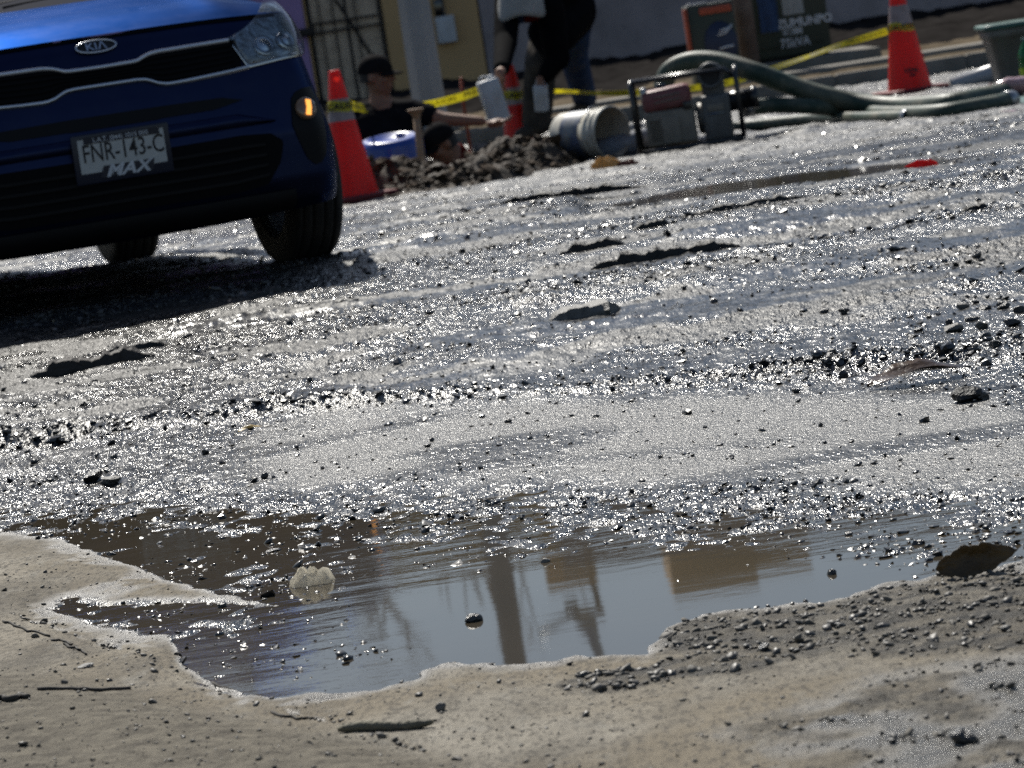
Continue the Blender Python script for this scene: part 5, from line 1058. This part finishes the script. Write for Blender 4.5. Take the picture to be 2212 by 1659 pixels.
tl2 = blob('trouser_leg', [('c', hipL, .145, kneeL, .115), ('c', kneeL, .112, ankL+Vector((0, 0, .02)), .105)], GREYP, m2, .013, 4); tl2['label'] = 'muddy grey trouser leg'
blob('boot', [('c', ankR+Vector((0, 0, -.02)), .056, ankR+Vector((-.10, -.12, -.05)), .046)], BOOT, m2, .012, 3)
blob('boot', [('c', ankL+Vector((0, 0, -.02)), .058, ankL+Vector((-.12, -.10, -.055)), .048)], BOOT, m2, .012, 3)
# the vest hangs from the chest, open at the bottom
vb = MB(); n_ = 30; rows = []
for i, f in enumerate(np.linspace(0, 1, 10)):
    l_ = L2(1084+(1072-1084)*f, -60+100*f, -.95); r_ = L2(1160+(1176-1160)*f, -66+104*f, -.95); c = (l_+r_)/2; w_ = (r_-l_).length/2; row = []
    for k in range(n_+1):
        a = 2*math.pi*k/n_; fold = 1+.05*f*math.sin(a*5+1); row.append(c+Vector((math.cos(a)*w_*fold, math.sin(a)*.15*fold, .015*f*math.sin(a*3))))
    rows.append(row)
ve = vb.grid(rows).build('vest', SHIRTW, m2); sd_ = ve.modifiers.new('t', 'SOLIDIFY'); sd_.thickness = .006
blob('shirt_hem', [('c', L2(1090, 30, -.93), .06, L2(1120, 34, -.93), .06)], NAVYS, m2, .012); blob('shirt_hem', [('c', L2(1138, 32, -.93), .055, L2(1158, 28, -.93), .05)], REDC, m2, .012)

# ------------------------------------------------------------------ litter, leaves, stones and slabs lying on the road
def gz(x, y): return float(height(np.array([x]), np.array([y]))[0])
ROCK = mat('wet_dark_stone', (.030, .030, .031), .32, 0, .5, 40, bump=.6, bscale=160, spec=.6); ROCKG = mat('grey_stone', (.12, .115, .105), .55, 0, .4, 40, bump=.6, bscale=150); SLABM = mat('broken_asphalt', (.020, .020, .020), .55, 0, .6, 60, bump=.8, bscale=120, spec=.4)
def rock(label, u, v, w, h, mt=ROCK, group=None, seed=0, flat=.25, sub=3, name='stone'):
    """v is the foot of the stone in the photograph"""
    p = gr(u, v); k = p.y/FPX; W_ = w*k; H_ = h*k; r = np.random.default_rng(seed+int(u*7+v)); V0, F = IC[sub]
    f = r.normal(size=(4, 3))*1.6; ph = r.uniform(0, 6, 4); d = 1+.16*sum(np.sin(V0@f[i]+ph[i]) for i in range(4))*.6+.05*np.sin(V0@(f[0]*4)+ph[1])
    V = V0*d[:, None]
    for _ in range(5):
        nn = r.normal(size=3); nn /= np.linalg.norm(nn); c = r.uniform(.45, .8); q = V@nn; V = V-np.outer(np.maximum(0, q-c), nn)
    V[:, 0] *= W_/2/np.abs(V[:, 0]).max(); V[:, 1] *= W_*.42/np.abs(V[:, 1]).max(); V[:, 2] *= H_*.62/np.abs(V[:, 2]).max()
    o = mesh(name, V, F, mt, None); autosmooth(o, 38); o.location = (p.x, p.y+W_*.35, max(gz(p.x, p.y+W_*.35), -.32*H_ if p.y < 7.3 else -9)+H_*.36); tag(o, label, 'stone', group); return o
for i, (u, v, w, h, lb) in enumerate([(2086, 674, 33, 16, 'pale flanked stone, farthest out on the road side of the loose stones'), (2132, 677, 31, 14, 'low dark stone between the pale flanked stone and the stacked pair'), (2170, 677, 33, 14, 'lower stone of the stacked pair in the loose stones'), (2165, 664, 28, 10, 'thin upper stone of the stacked pair in the loose stones'), (2204, 686, 28, 18, 'upright stone just behind the stacked pair of loose stones'), (2104, 702, 36, 14, 'flat wedge stone in the middle of the loose stones'), (2055, 710, 22, 15, 'small blocky stone touching the biggest grey loose stone'), (2063, 728, 48, 20, 'biggest grey stone of the loose stones beyond the gravel ridge'), (2128, 721, 34, 18, 'pointed grey stone between the biggest grey stone and the long one'), (2191, 714, 38, 16, 'long low stone at the end of the loose stones'), (2131, 755, 33, 18, 'rounded black stone lying on the gravel below the loose stones'), (2154, 770, 27, 19, 'peaked black stone next to the rounded one below the loose stones')]): rock(lb, u, v, w, h, ROCKG if i in (7, 8, 0) else ROCK, 'loose stones beyond the gravel ridge', i)
for i, (u, v, w, h, lb) in enumerate([(1825, 829, 23, 19, 'peaked black stone standing on the gravel ridge near the wet dark leaf'), (1987, 725, 24, 10, 'flat dark stone on the road short of the biggest grey loose stone'), (1976, 739, 28, 9, 'thin dark flake of stone at the foot of the loose stones'), (1784, 685, 26, 10, 'dark stone with a pale wet streak beside it'), (1825, 690, 28, 12, 'blocky dark stone next to the one with a pale wet streak'), (2007, 693, 16, 10, 'small upright stone just outside the loose stones'), (2163, 736, 20, 11, 'small dark stone between the loose stones and the peaked black one'), (1480, 632, 14, 9, 'tiny stone below the long straight asphalt strip'), (1755, 524, 13, 9, 'tiny black stone by itself beyond the long asphalt strip'), (1545, 662, 17, 10, 'small dark stone between the pale slab and the loose stones'), (1600, 690, 15, 8, 'small low stone on the blue grey wet film')]): rock(lb, u, v, w, h, ROCK, 'lone stones on the road', i)
for i, (u, v, w, h, lb) in enumerate([(243, 968, 27, 15, 'dark stone with a pale top on the black gravel ridge'), (578, 936, 16, 6, 'flat dark stone at the tip of the yellow leaf'), (551, 1055, 20, 11, 'flatter stone of the touching pair above the puddle'), (575, 1050, 18, 15, 'upright stone of the touching pair above the puddle'), (937, 968, 15, 9, 'rounder of two small stones close together on the sandy band'), (925, 982, 20, 9, 'longer of two small stones close together on the sandy band'), (1776, 938, 12, 10, 'small cube shaped stone on the sandy band'), (1100, 928, 18, 9, 'small dark stone high on the sandy band under the gravel ridge')]): rock(lb, u, v, w, h, ROCK, 'stones on the pale band', i)
for i, (u, v, w, h) in enumerate([(248, 1000, 20, 10), (446, 992, 17, 11), (997, 1020, 12, 8), (699, 1030, 11, 8), (1056, 995, 10, 7), (1430, 1005, 12, 7), (1526, 940, 11, 6)]): rock('tiny single dark stone on the pale sandy band of the road', u, v, w, h, ROCK, 'tiny stones on the pale band', i+20)
rock('larger of the two rounded dark stones at the puddle edge below the sandy band', 198, 1047, 54, 24); rock('browner of the two rounded stones at the puddle edge below the sandy band', 238, 1052, 52, 20, ROCKG)
rock('black stone standing alone in the open water with its reflection', 1022, 1344, 45, 27); rock('grey-topped stone at the gravelly edge of the open water', 1175, 1216, 30, 15, ROCKG)
for i, (u, v, w, h, lb) in enumerate([(1801, 1241, 28, 20, 'square black stone poking out of the water near the dead brown leaf'), (1983, 1177, 34, 20, 'broad dark stone in the water behind the dead brown leaf'), (2183, 1117, 20, 10, 'small dark stone where the sandy band meets the puddle'), (1833, 1157, 22, 10, 'low dark stone in the gravelly water behind the square black stone'), (590, 1192, 40, 11, 'flat dark stone in the water behind the plastic wrapper'), (240, 1200, 24, 14, 'dark stone in the water against the concrete slab edge'), (900, 1188, 16, 8, 'little dark stone in the brown water past the plastic wrapper')]): rock(lb, u, v, w, h, ROCK, 'stones poking out of the puddle', i)
rock('charred black lump with a torn tip on the sandy band', 2095, 886, 74, 34, SLABM, None, 3, name='charred_lump'); rock('flat black flake leaning on the charred lump', 2124, 880, 48, 20, ROCK, None, 8)
rock('round grey pebble on the dry concrete above the flat stick', 958, 1560, 28, 20, ROCKG, None); rock('big dark stone on the whitish rough mud', 2098, 1662, 70, 34, ROCK, None, 4)
for i, (u, v, w, h, lb) in enumerate([(220, 1354, 34, 12, 'long dark stone on the dry shore of the narrow water tongue'), (478, 1313, 24, 13, 'dark stone at the pointed tip of the concrete slab'), (190, 1466, 44, 8, 'flat grey stone on the slope near the long bent twig'), (1655, 1432, 30, 16, 'dark lump on the band of dark mud crumbs'), (1740, 1304, 14, 10, 'larger of two pebbles on the gritty shore of the open water'), (1712, 1312, 12, 8, 'smaller of two pebbles on the gritty shore of the open water'), (2180, 1396, 26, 12, 'grey stone on the gritty mud below the dead brown leaf'), (240, 1496, 14, 7, 'tiny stone just above the long bent twig'), (100, 1250, 10, 6, 'tiny stone on top of the pale concrete slab')]): rock(lb, u, v, w, h, ROCKG if i in (2, 6) else ROCK, 'stones on the dry margin', i)
def slab(label, u0, v0, u1, v1, th, mt=SLABM, group=None, wid=.10, seed=0, name='asphalt_slab', rnd=.35, lift=.3, cat='slab', rag=1.0):
    """a broken piece: ragged outline, chipped top, thick crumbling front edge"""
    a, b_ = gr(u0, v0), gr(u1, v1); k = a.y/FPX; T = th*k; c = (a+b_)/2; L_ = (b_-a).length; r = np.random.default_rng(seed+int(u0)); n = max(18, int(L_/.012)); n = min(n, 60); m_ = MB(); rows = []
    d = (b_-a).normalized(); ang = math.atan2(d.y, d.x); fr, bkk, tp = 0, 0, 0
    for i in range(n):
        f = i/(n-1); x = -L_/2+L_*f; ta = min(1, .30+3.2*min(f, 1-f)); fr = fr*.6+r.normal()*.4*rag; bkk = bkk*.6+r.normal()*.4*rag; tp = tp*.5+r.normal()*.5*rag
        w0 = wid*.5*ta*(1+.35*fr); w1 = wid*.5*ta*(1+.35*bkk); t_ = T*ta*(1+.28*tp); z0 = -T*.5; j = lambda s: r.normal()*s*wid*.05*rag
        rows.append([Vector((x, -w0*1.05, z0)), Vector((x+j(1), -w0*(1+.08*r.normal()), z0+t_*.6)), Vector((x+j(1), -w0*.86, z0+t_*1.25)), Vector((x+j(1), -w0*.2+j(1), z0+t_*(1.42+.10*r.normal()*rag))), Vector((x+j(1), w1*.5, z0+t_*(1.32+.10*r.normal()*rag))), Vector((x+j(1), w1*.95, z0+t_*.9)), Vector((x, w1*1.05, z0)), Vector((x, -w0*1.05, z0))])
    m_.grid(rows); m_.f.append(tuple(range(7))); m_.f.append(tuple((n-1)*8+k_ for k_ in range(7))[::-1])
    o = m_.build(name, mt); recalc(o); autosmooth(o, 24); o.location = (c.x, c.y+wid*.3, gz(c.x, c.y)+T*lift*.6); o.rotation_euler = (0, -math.asin(max(-1, min(1, (b_.z-a.z)/L_))), ang); tag(o, label, cat, group); return o
slab('shorter wedge shaped slab of broken asphalt on the glittering road', 1210, 556, 1360, 537, 16, wid=.045); slab('long straight strip of broken asphalt on the glittering road', 1280, 592, 1600, 541, 17, wid=.045)
slab('short black asphalt scrap at the end of the torn ridge', 1368, 506, 1450, 491, 12, wid=.045); slab('low torn ridge of asphalt in front of the long lane puddle', 1470, 478, 1745, 432, 10, wid=.045)
slab('flat pale topped stone slab lying alone in the wet road', 1188, 700, 1340, 672, 22, ROCKG, wid=.14, name='stone_slab', rag=.35); slab('black torn asphalt edge lying before the soil heap', 1055, 446, 1380, 405, 10, wid=.045)
slab('rounded dark baton shaped chunk lying in front of the car', 68, 822, 330, 778, 26, mat('brown_black_crust', (.035, .030, .026), .7, 0, .4, 40, bump=.8, bscale=120), wid=.07, rnd=.8); slab('thin black slab tucked behind the baton shaped chunk', 222, 774, 366, 754, 12, wid=.045); slab('small dark flake under the car shadow edge', 525, 655, 615, 632, 8, wid=.045)
slab('ring shaped dark asphalt crust at the far side of the road', 2078, 470, 2138, 458, 10, wid=.045)
WOODG = mat('weathered_stick_wood', (.13, .12, .085), .8, 0, .3, 30, bump=.7, bscale=120)
sa, sb = gr(736, 1612), gr(940, 1598); sk = MB(); pts = []
for i in range(14):
    f = i/13; q = sa.lerp(sb, f); pts.append(Vector((q.x, q.y+.006, .0085+.0015*math.sin(f*7))))
for q in pts: q.z += max(gz(sa.x, sa.y), gz(sb.x, sb.y))-.0045
b0 = pts[0].copy(); o = sk.tube([q-b0 for q in pts], [.0030, .0052, .0062, .0066, .0068, .0070, .0066, .0069, .0064, .0066, .0062, .0058, .0046, .0028], 9).build('wooden_stick', WOODG); o.location = b0; tag(o, 'flat weathered wooden stick lying on the dry concrete', 'stick')
TWIG = mat('dark_twig', (.045, .040, .034), .85, 0, .3, 30)
def twig(label, px, r, grp=None):
    Q = np.array(px, float); ts = np.linspace(0, len(Q)-1, 14); rr = np.random.default_rng(int(Q[0, 0]+Q[0, 1])); us = np.interp(ts, range(len(Q)), Q[:, 0]); vs = np.interp(ts, range(len(Q)), Q[:, 1])+np.cumsum(rr.normal(0, 2.2, 14)); P = [gr(u, v) for u, v in zip(us, vs)]; P = [Vector((p.x, p.y, gz(p.x, p.y)+r*.7)) for p in P]; b0 = P[0]; o = MB().tube([p-b0 for p in P], [r*(1-.35*i/len(P))*(.8+.4*rr.random()) for i in range(len(P))], 7).build('twig', TWIG); o.location = b0; tag(o, label, 'twig', grp); return o
twig('long dark bent twig on the brown mud hump', [(92, 1545), (140, 1530), (200, 1524), (288, 1515)], .0032); twig('short thick twig end on the brown mud hump', [(0, 1590), (40, 1580), (75, 1574)], .0050)
for pts, lb in (([(115, 1398), (135, 1403), (160, 1410)], 'upper of two short twig bits lying close together on the slope'), ([(140, 1414), (165, 1420), (190, 1430)], 'lower of two short twig bits lying close together on the slope'), ([(10, 1360), (50, 1366), (110, 1380)], 'thin twig on the slope below the narrow water tongue'), ([(460, 1478), (500, 1484), (540, 1487)], 'twig bit right at the wet shore of the puddle'), ([(380, 1420), (420, 1424)], 'stub of twig where the water tongue joins the puddle'), ([(590, 1555), (640, 1566), (680, 1570)], 'thin twig between the brown mud hump and the flat wooden stick')): twig(lb, pts, .0022, 'twig bits on the slope')
# leaves
LEAFB = mat('dead_brown_leaf', (.075, .042, .010), .5, 0, .5, 40, bump=.4, bscale=120); LEAFD = mat('wet_dark_leaf', (.05, .03, .015), .18, 0, .6, 30, bump=.3, bscale=80); LEAFY = mat('yellow_leaf', (.45, .30, .06), .5, 0, .3, 40)
def leaf(label, p, L_, Wd, rot, mt, curl=.0, stand=.0):
    rows = []; n = 22
    for i in range(n):
        f = i/(n-1); w_ = Wd*(math.sin(math.pi*min(1, f*1.02)**.8))**.75*(1+.10*math.sin(f*23)+.06*math.sin(f*57)); row = []
        for j in range(9):
            g_ = -1+j/4; y = g_*w_/2; row.append(Vector((-L_/2+L_*f, y*math.cos(curl*g_), abs(y)*math.sin(abs(curl*g_))+.06*L_*math.sin(f*3.1)+.012*L_*math.sin(f*9+g_*3))))
        rows.append(row)
    o = MB().grid(rows).build('leaf', mt); sd_ = o.modifiers.new('t', 'SOLIDIFY'); sd_.thickness = .0006; o.location = p; o.rotation_euler = rot; tag(o, label, 'leaf'); return o
p = gr(2118, 1252); leaf('dead brown curled leaf standing at the edge of the puddle', (p.x, p.y+.01, gz(p.x, p.y)+.020), .115, .045, (math.radians(78), math.radians(-4), .12), LEAFB, .35)
p = gr(1995, 842); leaf('wet dark leaf lying flat with a bright sheen at the gravel ridge', (p.x, p.y+.04, gz(p.x, p.y)+.012), .22, .09, (math.radians(6), 0, .25), LEAFD, .25)
p = gr(543, 950); leaf('thin yellow leaf at the left tip of the sandy band', (p.x, p.y+.01, gz(p.x, p.y)+.008), .055, .018, (.2, -.05, .3), LEAFY, .4)
# crumpled litter
def crumple(name, label, cat, u, v, w, h, mt, seed=1, group=None, amp=.35, sub=3, thin=1.0):
    """a crumpled sheet: folded ridges over a torn outline"""
    p = gr(u, v); k = p.y/FPX; W_ = w*k; H_ = h*k; D_ = max(W_*.55*thin, H_*.6); r = np.random.default_rng(seed); n = 26 if sub > 3 else 16
    gx_, gy_ = np.meshgrid(np.linspace(-1, 1, n), np.linspace(-1, 1, n)); z = np.zeros_like(gx_)
    for i in range(7):
        a = r.uniform(0, math.pi); fq = r.uniform(1.2, 4.5); z += np.abs(((gx_*math.cos(a)+gy_*math.sin(a))*fq+r.uniform(0, 2)) % 2-1)/(1+.4*i)
    z = (z-z.min())/(z.max()-z.min()); z = (.45+.55*z)*np.sqrt(np.clip(1.02-(np.maximum(np.abs(gx_), np.abs(gy_))**2.5), .0, 1))
    ang = np.arctan2(gy_, gx_); rr = 1-.25*np.abs(np.sin(ang*2.5+r.uniform(0, 6)))-.12*np.abs(np.sin(ang*6+r.uniform(0, 6)))
    x = gx_*rr*W_/2+r.normal(0, W_*.012, gx_.shape); y = gy_*rr*D_/2+r.normal(0, D_*.015, gx_.shape)
    V = [(x[i, j], y[i, j], z[i, j]*H_) for i in range(n) for j in range(n)]; F = []
    for i in range(n-1):
        for j in range(n-1):
            q = (i*n+j, i*n+j+1, (i+1)*n+j+1, (i+1)*n+j); F += [(q[0], q[1], q[2]), (q[0], q[2], q[3])] if r.random() < .5 else [(q[0], q[1], q[3]), (q[1], q[2], q[3])]
    o = mesh(name, V, F, mt, None, False); o.location = (p.x, p.y+D_*.45, gz(p.x, p.y+D_*.45)-H_*.05); tag(o, label, cat, group); return o
BAGM = mat('crumpled_clear_plastic', (.60, .57, .50), .15, 0, .3, 30, dirt=(.22, .15, .08), dscale=40, damt=.9); glow(BAGM, (.85, .82, .74), .6)
PAPER = mat('tan_paper', (.5, .36, .18), .8, 0, .3, 20); glow(PAPER, (.6, .42, .2), .5); FOAM = mat('white_foam', (.6, .58, .55), .8, 0, .15, 20); glow(FOAM, (.7, .68, .64), .4); REDW = mat('bright_red_plastic', (.6, .03, .02), .4, 0, .2, 20); glow(REDW, (.75, .03, .02), .5)
crumple('plastic_wrapper', 'crumpled clear plastic wrapper standing in the puddle', 'wrapper', 672, 1266, 112, 58, BAGM, 5, amp=.5, sub=4)
crumple('paper_scrap', 'crumpled tan paper by the mouth of the white bucket', 'paper', 1312, 366, 76, 34, PAPER, 2, sub=4); crumple('red_scrap', 'dark red plastic scrap next to the crumpled tan paper', 'plastic scrap', 1358, 362, 52, 18, mat('red_brown_plastic', (.17, .035, .015), .5), 3, thin=.8)
crumple('red_wrapper', 'bright red wrapper lying in the long lane puddle', 'wrapper', 1992, 364, 84, 22, REDW, 4, thin=.6); 
for i, (u, v, w, h, lb) in enumerate([(2025, 352, 48, 26, 'tallest white foam scrap behind the red wrapper'), (1985, 336, 44, 16, 'white foam scrap on the road beyond the red wrapper'), (2012, 350, 40, 14, 'small white foam scrap touching the red wrapper'), (2068, 346, 50, 7, 'long thin white foam scrap at the lane puddle edge')]): crumple('foam_piece', lb, 'foam', u, v, w, h, FOAM, 10+i, 'white foam scraps', sub=3, thin=.7)
for i, (u, v, w, h, lb) in enumerate([(1435, 416, 34, 9, 'soggy pale paper heaped inside the lane puddle'), (1330, 446, 40, 7, 'soggy pale paper at the tapering tip of the lane puddle')]): crumple('wet_paper', lb, 'paper', u, v, w, h, mat('soggy_paper%d' % i, (.33, .30, .26), .35), 20+i, 'soggy papers at the lane puddle', thin=.8)
crumple('pink_scrap', 'pink plastic strip lying on the gravel before the green lid', 'plastic scrap', 2180, 246, 60, 6, mat('pink_plastic', (.36, .18, .24), .4), 31, thin=.8)
